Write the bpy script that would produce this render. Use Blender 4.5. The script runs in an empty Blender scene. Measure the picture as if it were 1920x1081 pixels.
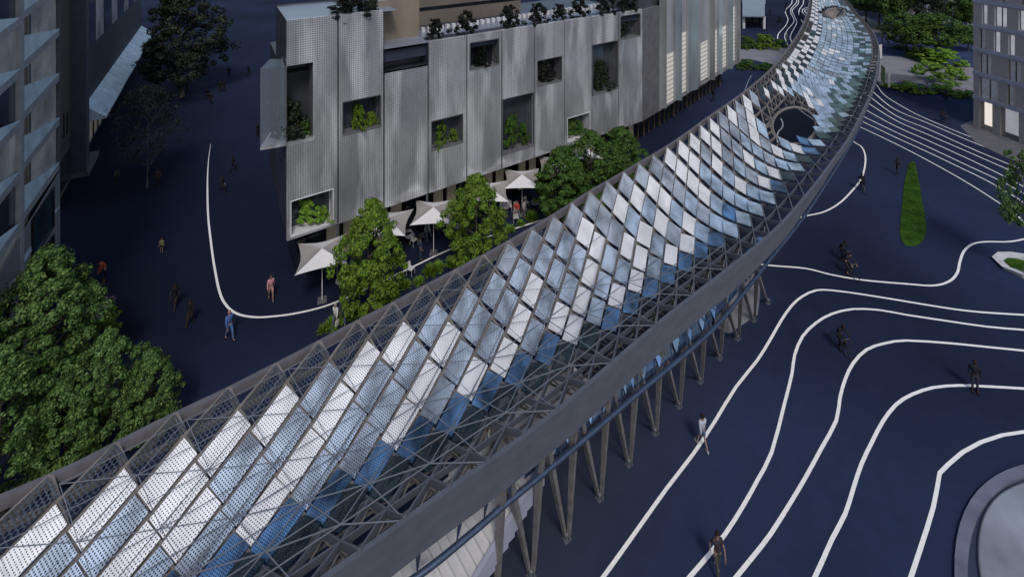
import bpy, math, random
from mathutils import Vector, Matrix
random.seed(7)
C = bpy.context.scene.collection
F, HY, H = 900.0, -155.0, 26.5          # focal length and horizon (in photo pixels), camera height in metres
PI = math.pi

def G(px, py, z=0.0):
    """world point at height z seen along the photo direction (px,py)"""
    Y = F * (H - z) / (py - HY)
    return Vector(((px - 960) / F * Y, Y, z))
def proj(p):
    return (960 + F * p[0] / p[1], HY + F * (H - p[2]) / p[1])
def zat(py, Y):
    return H - (py - HY) * Y / F
def onray(px, P, d):
    """parameter t where the vertical plane P+t*d is crossed by photo column px"""
    k = (px - 960) / F
    return (k * P[1] - P[0]) / (d[0] - k * d[1])

# ---------------------------------------------------------------- camera, world, sun
cd = bpy.data.cameras.new('camera'); cam = bpy.data.objects.new('camera', cd); C.objects.link(cam)
cd.sensor_width = 36; cd.lens = 36 * F / 1920; cd.shift_y = (HY - 540.5) / 1920
cd.clip_start = 0.5; cd.clip_end = 3000
cam.location = (0, 0, H); cam.rotation_euler = (PI / 2, 0, 0)
bpy.context.scene.camera = cam
sc = bpy.context.scene
sc.view_settings.view_transform = 'Standard'; sc.view_settings.look = 'None'; sc.view_settings.exposure = 0
sc.cycles.transparent_max_bounces = 12; sc.cycles.max_bounces = 6
w = bpy.data.worlds.new("World"); sc.world = w; w.use_nodes = True
nt = w.node_tree; bg = nt.nodes['Background']
sky = nt.nodes.new('ShaderNodeTexSky'); sky.sky_type = 'NISHITA'; sky.sun_disc = False
SUN_EL, SUN_AZ = math.radians(50), math.radians(168)   # azimuth measured from +Y towards +X
sky.sun_elevation = SUN_EL; sky.sun_rotation = SUN_AZ
sky.air_density = 1.4; sky.dust_density = 2.5; sky.ozone_density = 1.5
nt.links.new(sky.outputs[0], bg.inputs[0]); bg.inputs[1].default_value = 0.105
sd = bpy.data.lights.new('sun', 'SUN'); sd.energy = 1.75; sd.angle = math.radians(12); sd.color = (1, .95, .88)
so = bpy.data.objects.new('sun', sd); C.objects.link(so)
sv = Vector((math.sin(SUN_AZ) * math.cos(SUN_EL), math.cos(SUN_AZ) * math.cos(SUN_EL), math.sin(SUN_EL)))
so.rotation_euler = (-sv).to_track_quat('-Z', 'Y').to_euler(); so.location = (0, 0, 60)

# ---------------------------------------------------------------- materials
def mat(name, col, rough=.6, metal=0., spec=.5, var=0., vscale=3., bump=0., emit=None, estr=0., alpha=1., trans=0., vcol=None, stretch=None):
    m = bpy.data.materials.new(name); m.use_nodes = True
    n = m.node_tree.nodes; l = m.node_tree.links; b = n['Principled BSDF']
    b.inputs['Base Color'].default_value = (*col, 1); b.inputs['Roughness'].default_value = rough
    b.inputs['Metallic'].default_value = metal; b.inputs['Specular IOR Level'].default_value = spec
    b.inputs['Alpha'].default_value = alpha; b.inputs['Transmission Weight'].default_value = trans
    if emit: b.inputs['Emission Color'].default_value = (*emit, 1); b.inputs['Emission Strength'].default_value = estr
    if var or bump:
        tc = n.new('ShaderNodeTexCoord'); t = n.new('ShaderNodeTexNoise'); t.inputs['Scale'].default_value = vscale; t.inputs['Detail'].default_value = 6
        if stretch:
            mp = n.new('ShaderNodeMapping'); mp.inputs['Scale'].default_value = stretch; l.new(tc.outputs['Object'], mp.inputs[0]); l.new(mp.outputs[0], t.inputs[0])
        else: l.new(tc.outputs['Object'], t.inputs['Vector'])
        if var:
            r = n.new('ShaderNodeValToRGB'); r.color_ramp.elements[0].position = .3; r.color_ramp.elements[1].position = .7
            c2 = vcol or tuple(min(1, c * (1 + var)) for c in col)
            r.color_ramp.elements[0].color = (*[c * (1 - var) for c in col], 1); r.color_ramp.elements[1].color = (*c2, 1)
            l.new(t.outputs[0], r.inputs[0]); l.new(r.outputs[0], b.inputs['Base Color'])
        if bump:
            bp = n.new('ShaderNodeBump'); bp.inputs['Strength'].default_value = bump; bp.inputs['Distance'].default_value = .05
            l.new(t.outputs[0], bp.inputs['Height']); l.new(bp.outputs[0], b.inputs['Normal'])
    return m

def perforated(name, col, cell=.075, hole=.30, rough=.45, metal=0., seethru=1., var=.15, streak=.5, spec=.5, rows=True):
    """sheet pierced by rows of round holes (UV in metres); what is behind shows through them"""
    m = mat(name, col, rough, metal, spec)
    n = m.node_tree.nodes; l = m.node_tree.links; b = n['Principled BSDF']; out = n['Material Output']
    uv = n.new('ShaderNodeUVMap')
    sp = n.new('ShaderNodeSeparateXYZ'); l.new(uv.outputs[0], sp.inputs[0])
    def M(op, a, bb=None):
        k = n.new('ShaderNodeMath'); k.operation = op
        for i, v in enumerate((a, bb)):
            if v is None: continue
            if isinstance(v, (int, float)): k.inputs[i].default_value = v
            else: l.new(v, k.inputs[i])
        return k.outputs[0]
    v = M('DIVIDE', sp.outputs[1], cell); row = M('FLOOR', v); fv = M('SUBTRACT', M('SUBTRACT', v, row), .5)
    off = M('MULTIPLY', M('MODULO', M('ABSOLUTE', row), 2), .5)
    u = M('ADD', M('DIVIDE', sp.outputs[0], cell), off); fu = M('SUBTRACT', M('FRACT', u), .5)
    d = M('SQRT', M('ADD', M('MULTIPLY', fu, fu), M('MULTIPLY', fv, fv)))
    h = M('MULTIPLY', M('LESS_THAN', d, hole), seethru)
    tr = n.new('ShaderNodeBsdfTransparent'); mx = n.new('ShaderNodeMixShader')
    l.new(h, mx.inputs[0]); l.new(b.outputs[0], mx.inputs[1]); l.new(tr.outputs[0], mx.inputs[2]); l.new(mx.outputs[0], out.inputs[0])
    tc = n.new('ShaderNodeTexCoord'); t = n.new('ShaderNodeTexNoise'); t.inputs['Scale'].default_value = 1.1; t.inputs['Detail'].default_value = 4
    mp = n.new('ShaderNodeMapping'); mp.inputs['Scale'].default_value = (1, .5, 1); l.new(tc.outputs['Object'], mp.inputs[0]); l.new(mp.outputs[0], t.inputs[0])
    r = n.new('ShaderNodeValToRGB'); r.color_ramp.elements[0].position = .35; r.color_ramp.elements[1].position = .65
    r.color_ramp.elements[0].color = (*[c * (1 - var) for c in col], 1); r.color_ramp.elements[1].color = (*[min(1, c * (1 + var)) for c in col], 1)
    l.new(t.outputs[0], r.inputs[0]); l.new(r.outputs[0], b.inputs['Base Color'])
    return m

M = {}
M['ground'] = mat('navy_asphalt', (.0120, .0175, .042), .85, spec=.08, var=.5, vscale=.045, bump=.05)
def _ground():
    m = M['ground']; n = m.node_tree.nodes; l = m.node_tree.links; b = n['Principled BSDF']
    tc = n.new('ShaderNodeTexCoord')
    src = b.inputs['Base Color'].links[0].from_socket
    # wear and paver mottling, finer
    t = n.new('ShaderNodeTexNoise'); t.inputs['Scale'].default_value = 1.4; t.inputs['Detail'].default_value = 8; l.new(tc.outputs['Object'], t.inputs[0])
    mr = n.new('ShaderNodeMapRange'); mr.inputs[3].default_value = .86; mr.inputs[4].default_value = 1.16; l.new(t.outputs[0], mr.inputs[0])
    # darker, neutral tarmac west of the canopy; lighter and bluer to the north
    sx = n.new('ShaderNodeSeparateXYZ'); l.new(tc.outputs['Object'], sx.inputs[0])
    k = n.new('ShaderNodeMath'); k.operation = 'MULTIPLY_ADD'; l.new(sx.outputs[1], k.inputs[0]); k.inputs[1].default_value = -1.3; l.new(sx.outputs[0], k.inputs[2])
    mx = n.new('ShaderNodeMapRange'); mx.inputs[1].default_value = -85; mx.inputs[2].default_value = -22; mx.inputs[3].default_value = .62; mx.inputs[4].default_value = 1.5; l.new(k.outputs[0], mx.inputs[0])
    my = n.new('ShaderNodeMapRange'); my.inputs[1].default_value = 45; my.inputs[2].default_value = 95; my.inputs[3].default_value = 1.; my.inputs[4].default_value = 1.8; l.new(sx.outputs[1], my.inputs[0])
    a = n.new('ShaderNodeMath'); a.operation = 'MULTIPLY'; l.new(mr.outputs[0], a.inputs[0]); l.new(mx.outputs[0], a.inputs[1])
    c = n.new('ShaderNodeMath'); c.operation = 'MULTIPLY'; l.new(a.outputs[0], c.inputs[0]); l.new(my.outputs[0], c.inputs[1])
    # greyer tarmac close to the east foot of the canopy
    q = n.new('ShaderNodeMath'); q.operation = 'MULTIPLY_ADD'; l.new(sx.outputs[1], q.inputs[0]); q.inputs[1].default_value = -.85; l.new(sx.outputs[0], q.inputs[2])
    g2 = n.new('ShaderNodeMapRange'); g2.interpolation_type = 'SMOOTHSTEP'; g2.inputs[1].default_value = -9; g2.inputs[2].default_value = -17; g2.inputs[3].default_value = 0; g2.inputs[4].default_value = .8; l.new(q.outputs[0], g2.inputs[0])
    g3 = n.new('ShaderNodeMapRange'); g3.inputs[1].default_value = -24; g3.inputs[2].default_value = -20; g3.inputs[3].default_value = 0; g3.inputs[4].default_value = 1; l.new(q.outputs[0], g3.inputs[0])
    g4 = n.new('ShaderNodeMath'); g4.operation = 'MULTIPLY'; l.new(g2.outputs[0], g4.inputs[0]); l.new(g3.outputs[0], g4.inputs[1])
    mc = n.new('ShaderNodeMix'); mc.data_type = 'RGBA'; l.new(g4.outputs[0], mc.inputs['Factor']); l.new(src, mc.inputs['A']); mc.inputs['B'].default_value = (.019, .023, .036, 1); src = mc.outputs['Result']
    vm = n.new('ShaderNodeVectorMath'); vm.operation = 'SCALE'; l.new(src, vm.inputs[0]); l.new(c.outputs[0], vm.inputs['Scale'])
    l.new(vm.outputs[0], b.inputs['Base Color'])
_ground()
M['line'] = mat('line_paint', (.78, .78, .78), .6, var=.08, vscale=6)
M['linedim'] = mat('worn_line_paint', (.20, .21, .26), .6, var=.12, vscale=6)
M['steel'] = mat('weathered_steel', (.185, .175, .175), .5, .1, var=.25, vscale=2.5, bump=.1)
M['steel2'] = mat('pale_steel', (.088, .098, .125), .5, .1, var=.12, vscale=1.2, bump=.02, stretch=(1, 1, 3))
M['brown'] = mat('brown_steel', (.165, .150, .145), .6, .1, var=.25, vscale=2)
M['slatedk'] = mat('dark_slate_steel', (.02, .024, .035), .6)
M['tube'] = mat('blue_tube_steel', (.07, .10, .17), .35, .6, var=.2, vscale=3)
M['mirror'] = mat('blue_mirror_glass', (.20, .30, .50), .15, .9, var=.6, vscale=.8)
M['p_white'] = perforated('panel_white', (.80, .80, .83), hole=.25, rough=.45, metal=.1)
M['p_pale'] = perforated('panel_pale', (.44, .49, .57), hole=.30, rough=.38, metal=.25, var=.4)
M['p_blue'] = perforated('panel_blue', (.11, .23, .44), hole=.28, rough=.3, metal=.4, var=.75)  # blue glow along the canopy painted as panel tint
M['p_mesh'] = perforated('panel_open_mesh', (.06, .075, .10), cell=.13, hole=.43, rough=.4, metal=.3, var=.3)
M['p_near'] = perforated('panel_near_white', (.80, .80, .84), cell=.085, hole=.23, rough=.45, metal=.1)
M['p_nearp'] = perforated('panel_near_pale', (.46, .54, .66), cell=.085, hole=.28, rough=.35, metal=.3, var=.5)  # light blue highlights painted into the panel tint
M['p_dark'] = perforated('panel_dark_teal', (.018, .04, .055), hole=.36, rough=.2, metal=.4, var=.5)
M['p_green'] = perforated('panel_green', (.10, .18, .16), hole=.2, rough=.3, metal=.5, var=.4)
M['p_sky'] = perforated('panel_sky', (.44, .54, .66), hole=.16, rough=.28, metal=.4, var=.4)
M['white'] = mat('white_concrete', (.52, .52, .55), .7, var=.08, vscale=2)
M['offw'] = mat('pale_canvas', (.27, .255, .25), .85, var=.08, vscale=2)  # umbrella sides: shade painted into the canvas tone
M['offw2'] = mat('pale_canvas_shade', (.60, .60, .62), .85, var=.06, vscale=2)  # front and back quarters: light painted into the canvas tone
M['grey'] = mat('grey_concrete', (.10, .10, .115), .7, var=.2, vscale=1.2)
M['lgrey'] = mat('light_grey_render', (.22, .22, .235), .7, var=.15, vscale=.8)
M['stone'] = mat('paving_stone', (.20, .20, .235), .8, spec=.2, var=.15, vscale=.4, bump=.1)
M['beige'] = mat('beige_stone', (.19, .165, .15), .8, spec=.2, var=.2, vscale=.7)
M['black'] = mat('black_frame', (.008, .008, .010), .4)
M['dkglass'] = mat('dark_glass', (.010, .012, .018), .08, spec=.6, var=.4, vscale=.5)
M['glassb'] = mat('blue_grey_glass', (.10, .12, .15), .12, .7, var=.6, vscale=.35)
M['semi'] = mat('room_behind_glass', (.22, .23, .27), .15, .1, emit=(.8, .85, 1), estr=.07, var=.6, vscale=.9)
M['glassg'] = mat('teal_glass', (.05, .10, .12), .12, .6, var=.6, vscale=.5)
M['roofglass'] = mat('frosted_roof_glass', (.22, .25, .32), .3, .2, var=.15, vscale=.3)
M['lit'] = mat('lit_blind', (.5, .49, .47), .6, emit=(1, .94, .86), estr=.18)
M['litw'] = mat('lit_interior', (.5, .5, .5), .6, emit=(.9, .9, 1), estr=.26, var=.6, vscale=.8)
M['wood'] = mat('timber_fin', (.17, .12, .085), .6, var=.3, vscale=2)
M['bark'] = mat('bark', (.05, .042, .035), .9, var=.3, vscale=6, bump=.3)
M['birch'] = mat('birch_bark', (.07, .07, .075), .9, var=.4, vscale=4)
M['grass'] = mat('grass', (.028, .065, .008), .95, spec=.1, var=.45, vscale=1.2, bump=.4)
M['soil'] = mat('soil', (.03, .025, .02), .95)
M['skin'] = mat('skin', (.24, .15, .115), .6)
M['rubber'] = mat('rubber', (.008, .008, .009), .8)

def leafmat(name, c1, c2, c3):
    m = bpy.data.materials.new(name); m.use_nodes = True
    n = m.node_tree.nodes; l = m.node_tree.links; b = n['Principled BSDF']
    g = n.new('ShaderNodeNewGeometry'); r = n.new('ShaderNodeValToRGB')
    l.new(g.outputs['Random Per Island'], r.inputs[0])
    r.color_ramp.elements[0].color = (*c1, 1); r.color_ramp.elements[1].color = (*c3, 1)
    e = r.color_ramp.elements.new(.5); e.color = (*c2, 1)
    l.new(r.outputs[0], b.inputs['Base Color']); b.inputs['Roughness'].default_value = .6; b.inputs['Specular IOR Level'].default_value = .25
    return m
L = {}
L['forest'] = leafmat('leaf_forest', (.015, .038, .008), (.048, .105, .022), (.12, .20, .055))
L['lime'] = leafmat('leaf_lime', (.026, .062, .006), (.078, .145, .012), (.14, .225, .02))
L['mid'] = leafmat('leaf_mid', (.012, .034, .006), (.036, .085, .012), (.075, .145, .02))
L['dark'] = leafmat('leaf_dark', (.003, .006, .003), (.009, .016, .008), (.03, .045, .025))
L['black'] = leafmat('leaf_black', (.001, .0015, .001), (.003, .0045, .003), (.007, .010, .006))
L['bright'] = leafmat('leaf_bright', (.05, .11, .012), (.12, .24, .022), (.20, .34, .04))
L['birch'] = leafmat('leaf_birch', (.004, .006, .006), (.012, .018, .016), (.03, .04, .032))

# ---------------------------------------------------------------- mesh collector and scene-graph helpers
class MB:
    def __init__(s): s.v = []; s.f = []; s.mi = []; s.uv = []; s.cur = 0
    def face(s, pts, uv=None):
        k = len(s.v); s.v += [tuple(p) for p in pts]; s.f.append(tuple(range(k, k + len(pts)))); s.mi.append(s.cur)
        s.uv.append(uv or [(0, 0)] * len(pts))
    def box(s, c, sx, sy, sz, rz=0):
        """box centred in x,y with its base at c.z"""
        a, b = math.cos(rz), math.sin(rz)
        P = [Vector((c[0] + a * x - b * y, c[1] + b * x + a * y, c[2] + z)) for z in (0, sz) for x, y in ((-sx / 2, -sy / 2), (sx / 2, -sy / 2), (sx / 2, sy / 2), (-sx / 2, sy / 2))]
        s.hexa(P)
    def hexa(s, P):
        k = len(s.v); s.v += [tuple(p) for p in P]
        for q in ((3, 2, 1, 0), (4, 5, 6, 7), (0, 1, 5, 4), (1, 2, 6, 5), (2, 3, 7, 6), (3, 0, 4, 7)):
            s.f.append(tuple(k + i for i in q)); s.mi.append(s.cur); s.uv.append([(0, 0)] * 4)
    def bar(s, a, b, w, h, up=Vector((0, 0, 1))):
        a = Vector(a); b = Vector(b); d = (b - a).normalized()
        r = d.cross(up); r = r.normalized() if r.length > 1e-4 else Vector((1, 0, 0)); u = r.cross(d)
        P = [p + r * x * w / 2 + u * y * h / 2 for p in (a, b) for x, y in ((-1, -1), (1, -1), (1, 1), (-1, 1))]
        s.hexa([P[0], P[1], P[2], P[3], P[4], P[5], P[6], P[7]])
    def tube(s, pts, rad, n=8, closed=False):
        pts = [Vector(p) for p in pts]; N = len(pts); k0 = len(s.v)
        for i, p in enumerate(pts):
            a = pts[i - 1] if (i or closed) else p; b = pts[(i + 1) % N] if (i < N - 1 or closed) else p
            d = (b - a).normalized(); up = Vector((0, 0, 1)) if abs(d.z) < .95 else Vector((0, 1, 0))
            r = d.cross(up).normalized(); u = r.cross(d); R = rad[i] if isinstance(rad, (list, tuple)) else rad
            for j in range(n):
                t = 2 * PI * j / n; s.v.append(tuple(p + r * R * math.cos(t) + u * R * math.sin(t)))
        for i in range(N if closed else N - 1):
            for j in range(n):
                a = k0 + i * n + j; b = k0 + i * n + (j + 1) % n; c = k0 + ((i + 1) % N) * n + (j + 1) % n; d = k0 + ((i + 1) % N) * n + j
                s.f.append((a, b, c, d)); s.mi.append(s.cur); s.uv.append([(0, 0)] * 4)
        if not closed:
            for e in (k0, k0 + (N - 1) * n):
                s.f.append(tuple(range(e, e + n))); s.mi.append(s.cur); s.uv.append([(0, 0)] * n)
    def strip(s, A, B):
        for i in range(len(A) - 1): s.face([A[i], A[i + 1], B[i + 1], B[i]])
    def lathe(s, prof, c=(0, 0, 0), n=24):
        k0 = len(s.v)
        for r, z in prof:
            for j in range(n):
                t = 2 * PI * j / n; s.v.append((c[0] + r * math.cos(t), c[1] + r * math.sin(t), c[2] + z))
        for i in range(len(prof) - 1):
            for j in range(n):
                s.f.append((k0 + i * n + j, k0 + i * n + (j + 1) % n, k0 + (i + 1) * n + (j + 1) % n, k0 + (i + 1) * n + j)); s.mi.append(s.cur); s.uv.append([(0, 0)] * 4)
    def ball(s, c, rx, ry=None, rz=None, n=10, m=7):
        ry = ry or rx; rz = rz or rx; k0 = len(s.v)
        for i in range(m + 1):
            a = PI * i / m
            for j in range(n):
                t = 2 * PI * j / n; s.v.append((c[0] + rx * math.sin(a) * math.cos(t), c[1] + ry * math.sin(a) * math.sin(t), c[2] + rz * math.cos(a)))
        for i in range(m):
            for j in range(n):
                s.f.append((k0 + i * n + j, k0 + (i + 1) * n + j, k0 + (i + 1) * n + (j + 1) % n, k0 + i * n + (j + 1) % n)); s.mi.append(s.cur); s.uv.append([(0, 0)] * 4)
    def build(s, name, mats, parent=None, loc=None, smooth=False):
        me = bpy.data.meshes.new(name)
        off = Vector(loc) if loc is not None else (parent.matrix_world.translation if parent is not None else Vector((0, 0, 0)))
        if parent is not None and loc is None: off = Vector(parent.location)
        V_ = [(x - off[0], y - off[1], z - off[2]) for x, y, z in s.v]
        me.from_pydata(V_, [], s.f)
        for m in (mats if isinstance(mats, (list, tuple)) else [mats]): me.materials.append(m)
        me.polygons.foreach_set('material_index', s.mi)
        if any(any(q != (0, 0) for q in u) for u in s.uv):
            ul = me.uv_layers.new(name='UVMap'); flat = []
            for u in s.uv:
                for q in u: flat += q
            ul.data.foreach_set('uv', flat)
        if smooth: me.polygons.foreach_set('use_smooth', [True] * len(s.f))
        me.update()
        o = bpy.data.objects.new(name, me); C.objects.link(o)
        if parent is not None: o.parent = parent
        else: o.location = off
        return o

def tag(o, label=None, cat=None, group=None, kind=None):
    if label: o['label'] = label
    if cat: o['category'] = cat
    if group: o['group'] = group
    if kind: o['kind'] = kind
    return o
def empty(name, loc, label, cat, group=None, rz=0):
    o = bpy.data.objects.new(name, None); C.objects.link(o); o.location = loc; o.rotation_euler = (0, 0, rz)
    o.empty_display_size = .3
    return tag(o, label, cat, group)
def kids(o): return [c for c in bpy.data.objects if c.parent == o]
def copy_tree(o, parent=None):
    c = o.copy(); C.objects.link(c)
    if parent is not None: c.parent = parent
    for ch in kids(o): copy_tree(ch, c)
    return c
def structure(o): o['kind'] = 'structure'; return o
def fan(mb, pts):
    mb.face(pts)
def smoothline(P, n=6):
    """Catmull-Rom through the points"""
    out = []; P = [Vector(p) for p in P]
    for i in range(len(P) - 1):
        a = P[max(i - 1, 0)]; b = P[i]; c = P[i + 1]; d = P[min(i + 2, len(P) - 1)]
        for k in range(n):
            t = k / n; out.append(.5 * ((2 * b) + (-a + c) * t + (2 * a - 5 * b + 4 * c - d) * t * t + (-a + 3 * b - 3 * c + d) * t ** 3))
    out.append(P[-1]); return out
# ================================================================ the ground and what is painted on it
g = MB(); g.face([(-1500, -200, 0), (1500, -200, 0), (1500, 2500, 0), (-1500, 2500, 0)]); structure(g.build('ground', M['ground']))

def ribbon(name, pts, wdt, m, z=.006, n=5, taper=0):
    W = smoothline([G(x, y) for x, y in pts], n); A = []; B = []
    N = len(W)
    for i, p in enumerate(W):
        d = (W[min(i + 1, N - 1)] - W[max(i - 1, 0)]); d.z = 0; d.normalize(); q = Vector((-d.y, d.x, 0)) * wdt / 2
        if taper and i < taper: q *= .15 + .85 * i / taper
        A.append(p + q + Vector((0, 0, z))); B.append(p - q + Vector((0, 0, z)))
    b = MB(); b.strip(B, A)
    return structure(b.build(name, m))
LW = .15
ribbon('painted_line', [(395,270),(391,300),(389,340),(390,400),(395,450),(402,500),(412,548),(425,573),(445,588),(475,594),(510,593),(560,586),(620,570),(700,535),(776,499),(833,472),(890,451),(947,434),(1020,411),(1100,385)], LW, M['line'], taper=12)
ribbon('painted_line', [(1380,489),(1440,497),(1510,503),(1560,515),(1620,525),(1700,532),(1750,535),(1780,527),(1795,511),(1800,490),(1808,470),(1825,457),(1850,453),(1890,453),(1925,447),(1990,430)], LW, M['line'])
ribbon('painted_line', [(2020,596),(1920,590),(1840,585),(1780,578),(1700,565),(1620,552),(1560,544),(1530,544),(1505,555),(1485,572),(1465,600),(1445,635),(1420,675),(1380,725),(1340,790),(1300,850),(1250,915),(1200,985),(1150,1055),(1080,1150)], LW, M['line'], n=2)
ribbon('painted_line', [(2020,625),(1920,618),(1850,612),(1780,602),(1700,590),(1650,581),(1600,579),(1560,588),(1530,605),(1505,630),(1490,665),(1485,700),(1470,760),(1447,847),(1420,900),(1395,945),(1360,1000),(1320,1050),(1250,1130)], LW, M['line'], n=2)
ribbon('painted_line', [(2020,668),(1920,657),(1850,650),(1780,643),(1700,638),(1660,643),(1625,655),(1600,680),(1585,710),(1575,745),(1568,788),(1540,840),(1510,895),(1480,945),(1445,1000),(1410,1045),(1340,1130)], LW, M['line'], n=2)
ribbon('painted_line', [(2020,735),(1920,728),(1850,724),(1800,722),(1750,726),(1710,739),(1680,758),(1655,790),(1635,828),(1615,870),(1600,915),(1585,962),(1560,1010),(1540,1055),(1505,1130)], LW, M['line'], n=2)
ribbon('painted_line', [(2020,803),(1920,809),(1880,815),(1840,828),(1805,847),(1778,870),(1762,886),(1757,915),(1750,950),(1738,990),(1725,1030),(1705,1090),(1690,1140)], LW, M['line'], n=1)
ribbon('painted_line', [(1560,232),(1600,265),(1615,275),(1622,290),(1622,310),(1615,335),(1600,355),(1575,380),(1545,397),(1510,405),(1470,416)], LW, M['line'])
for q in ([(1600,110),(1640,155),(1658,178),(1694,201),(1735,222),(1820,257),(1920,296),(2050,345)],
          [(1600,135),(1635,170),(1676,204),(1740,231),(1820,265),(1898,296),(1920,305),(2050,360)],
          [(1600,155),(1632,182),(1680,217),(1740,242),(1820,278),(1897,310),(1920,320),(2050,378)],
          [(1600,172),(1629,194),(1680,226),(1740,252.5),(1820,287),(1897,321),(1920,332),(2050,392)],
          [(1600,190),(1625,207),(1680,237),(1740,263.6),(1820,300),(1884,331),(1920,350),(2050,415)],
          [(1590,203),(1620,219),(1680,248),(1740,275.5),(1820,313),(1878,340),(1920,363),(2050,432)],
          [(1590,214),(1614,226.5),(1680,258),(1740,285.4),(1800,314),(1853,340),(1905,370),(1935,390),(2050,452)],
          [(1580,224),(1606,235),(1676,268),(1740,301),(1808,339),(1870,378),(1905,402),(1925,420),(2000,470)]):
    ribbon('painted_line', q, .14, M['line'])
s_ = 1 / 6.36
for q in ([(680,-60),(670,0),(660,50),(600,110),(590,150),(605,190),(620,240),(590,310),(510,400),(495,465)],
          [(735,-60),(725,0),(715,40),(660,100),(655,160),(690,230),(680,280),(620,350),(580,430),(600,500),(630,560)],
          [(745,-60),(745,0),(740,50),(680,110),(675,150),(720,250),(715,300),(660,400),(648,460),(675,520)],
          [(805,-60),(805,0),(800,50),(755,120),(750,180)], [(870,85),(800,110),(795,150),(840,195)], [(885,105),(830,118),(822,140),(850,170)], [(775,235),(795,265),(805,300)]):
    ribbon('painted_line', [(1380 + x * s_, y * s_) for x, y in q], .2, M['line'])
ribbon('painted_line', [(1409,141.5),(1402,155),(1396,172),(1390,190)], .13, M['linedim'])
ribbon('painted_line', [(1464,222),(1468,232),(1466,240),(1459,248),(1457,262),(1462,272)], .16, M['line'])
ribbon('painted_line', [(1498,205),(1510,214),(1535,231)], .13, M['line'])
# pavings in the distance
def patch(name, pts, m, z, smooth=0):
    P = [G(x, y) + Vector((0, 0, z)) for x, y in pts]
    b = MB(); b.face(P); return structure(b.build(name, m))
patch('paving', [(1640,104),(1700,108),(1755,118),(1830,128),(1960,140),(1960,215),(1830,186),(1780,172),(1730,158),(1690,153),(1650,160),(1630,130)][::-1], M['stone'], .012)
patch('paving', [(1650,137),(1700,141),(1735,150),(1700,154),(1652,151)][::-1], M['grey'], .018)
patch('paving', [(1380,94),(1430,88),(1500,90),(1500,130),(1450,122),(1410,112),(1380,112)][::-1], M['stone'], .012)
patch('paving', [(1800,236),(1825,225),(1960,262),(2000,340),(1925,312),(1880,292),(1830,268)][::-1], M['grey'], .012)  # lighter grey paints the glow of the lit shops on the ground
patch('road', [(1620,-20),(1700,-30),(1760,-8),(1830,60),(1960,95),(1960,50),(1830,30),(1760,-25),(1700,-60),(1600,-50)], M['stone'], .012)
patch('paving', [(1720,20),(1745,20),(1830,75),(1830,48),(1790,44),(1760,20)][::-1], M['stone'], .016)
patch('paving', [(1550,60),(1620,30),(1640,40),(1700,60),(1640,62),(1600,70)][::-1], M['grey'], .010)
# the tapering lawn
lp = [(1703,308),(1709,304),(1716,307),(1722,335),(1729,375),(1736,420),(1735,440),(1727,455),(1712,461),(1697,459),(1689,447),(1688,425),(1691,390),(1695,350)]
lw = smoothline([G(*p) for p in lp + [lp[0]]], 4)[:-1]
b = MB(); b.face([p + Vector((0, 0, .05)) for p in lw][::-1])
for i in range(len(lw)): b.face([lw[i], lw[(i + 1) % len(lw)], lw[(i + 1) % len(lw)] + Vector((0, 0, .05)), lw[i] + Vector((0, 0, .05))])
def inpoly(x, y, P):
    c = False; j = len(P) - 1
    for i in range(len(P)):
        if (P[i].y > y) != (P[j].y > y) and x < (P[j].x - P[i].x) * (y - P[i].y) / (P[j].y - P[i].y) + P[i].x: c = not c
        j = i
    return c
xs = [p.x for p in lw]; ys = [p.y for p in lw]
for _ in range(9000):
    x = random.uniform(min(xs), max(xs)); y = random.uniform(min(ys), max(ys))
    if not inpoly(x, y, lw): continue
    a = random.uniform(0, PI); h_ = random.uniform(.05, .12); dx, dy = .03 * math.cos(a), .03 * math.sin(a)
    b.face([(x - dx, y - dy, .05), (x + dx, y + dy, .05), (x + dy, y - dx, .05 + h_)])
tag(b.build('lawn', M['grass']), 'tapering green lawn set in the dark plaza near the parallel white lines', 'lawn', kind='stuff')
# round pool with its ring, bottom right
def ringmesh(mb, c, r0, r1, z0, z1, n=96, wall=True):
    P = lambda r, z, k: (c[0] + r * math.cos(2 * PI * k / n), c[1] + r * math.sin(2 * PI * k / n), z)
    for k in range(n):
        mb.face([P(r0, z1, k), P(r1, z1, k), P(r1, z1, k + 1), P(r0, z1, k + 1)])
        if wall:
            mb.face([P(r1, z0, k), P(r1, z0, k + 1), P(r1, z1, k + 1), P(r1, z1, k)])
            mb.face([P(r0, z0, k + 1), P(r0, z0, k), P(r0, z1, k), P(r0, z1, k + 1)])
pool = empty('round_fountain', (26.4, 11.9, 0), 'large round plaza basin with a pale mirror disc and a metal ring around it', 'fountain')
M['disc'] = mat('brushed_disc', (.42, .43, .47), .35, .5, var=.45, vscale=.35, bump=.15)
M['ringm'] = mat('ring_metal', (.17, .185, .25), .4, .3, var=.25, vscale=.8)
b = MB(); ringmesh(b, (26.7, 11.47), 11.47, 11.86, 0, .14); b.build('outer_ring', M['ringm'], pool)
b = MB(); ringmesh(b, (26.55, 11.6), 10.6, 10.72, 0, .08); b.build('inner_ring', M['ringm'], pool)
M['basin'] = mat('basin_floor', (.028, .038, .075), .5, var=.15, vscale=.5)
b = MB(); ringmesh(b, (26.6, 11.55), 0.5, 11.46, 0, .02, wall=False); b.build('basin_floor', M['basin'], pool)
b = MB(); b.lathe([(8.28, 0), (8.28, .1), (8.2, .14), (6, .17), (3, .2), (.01, .21)], (25.4, 14.29, .022), 96); b.build('disc', M['disc'], pool, smooth=True)
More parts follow.
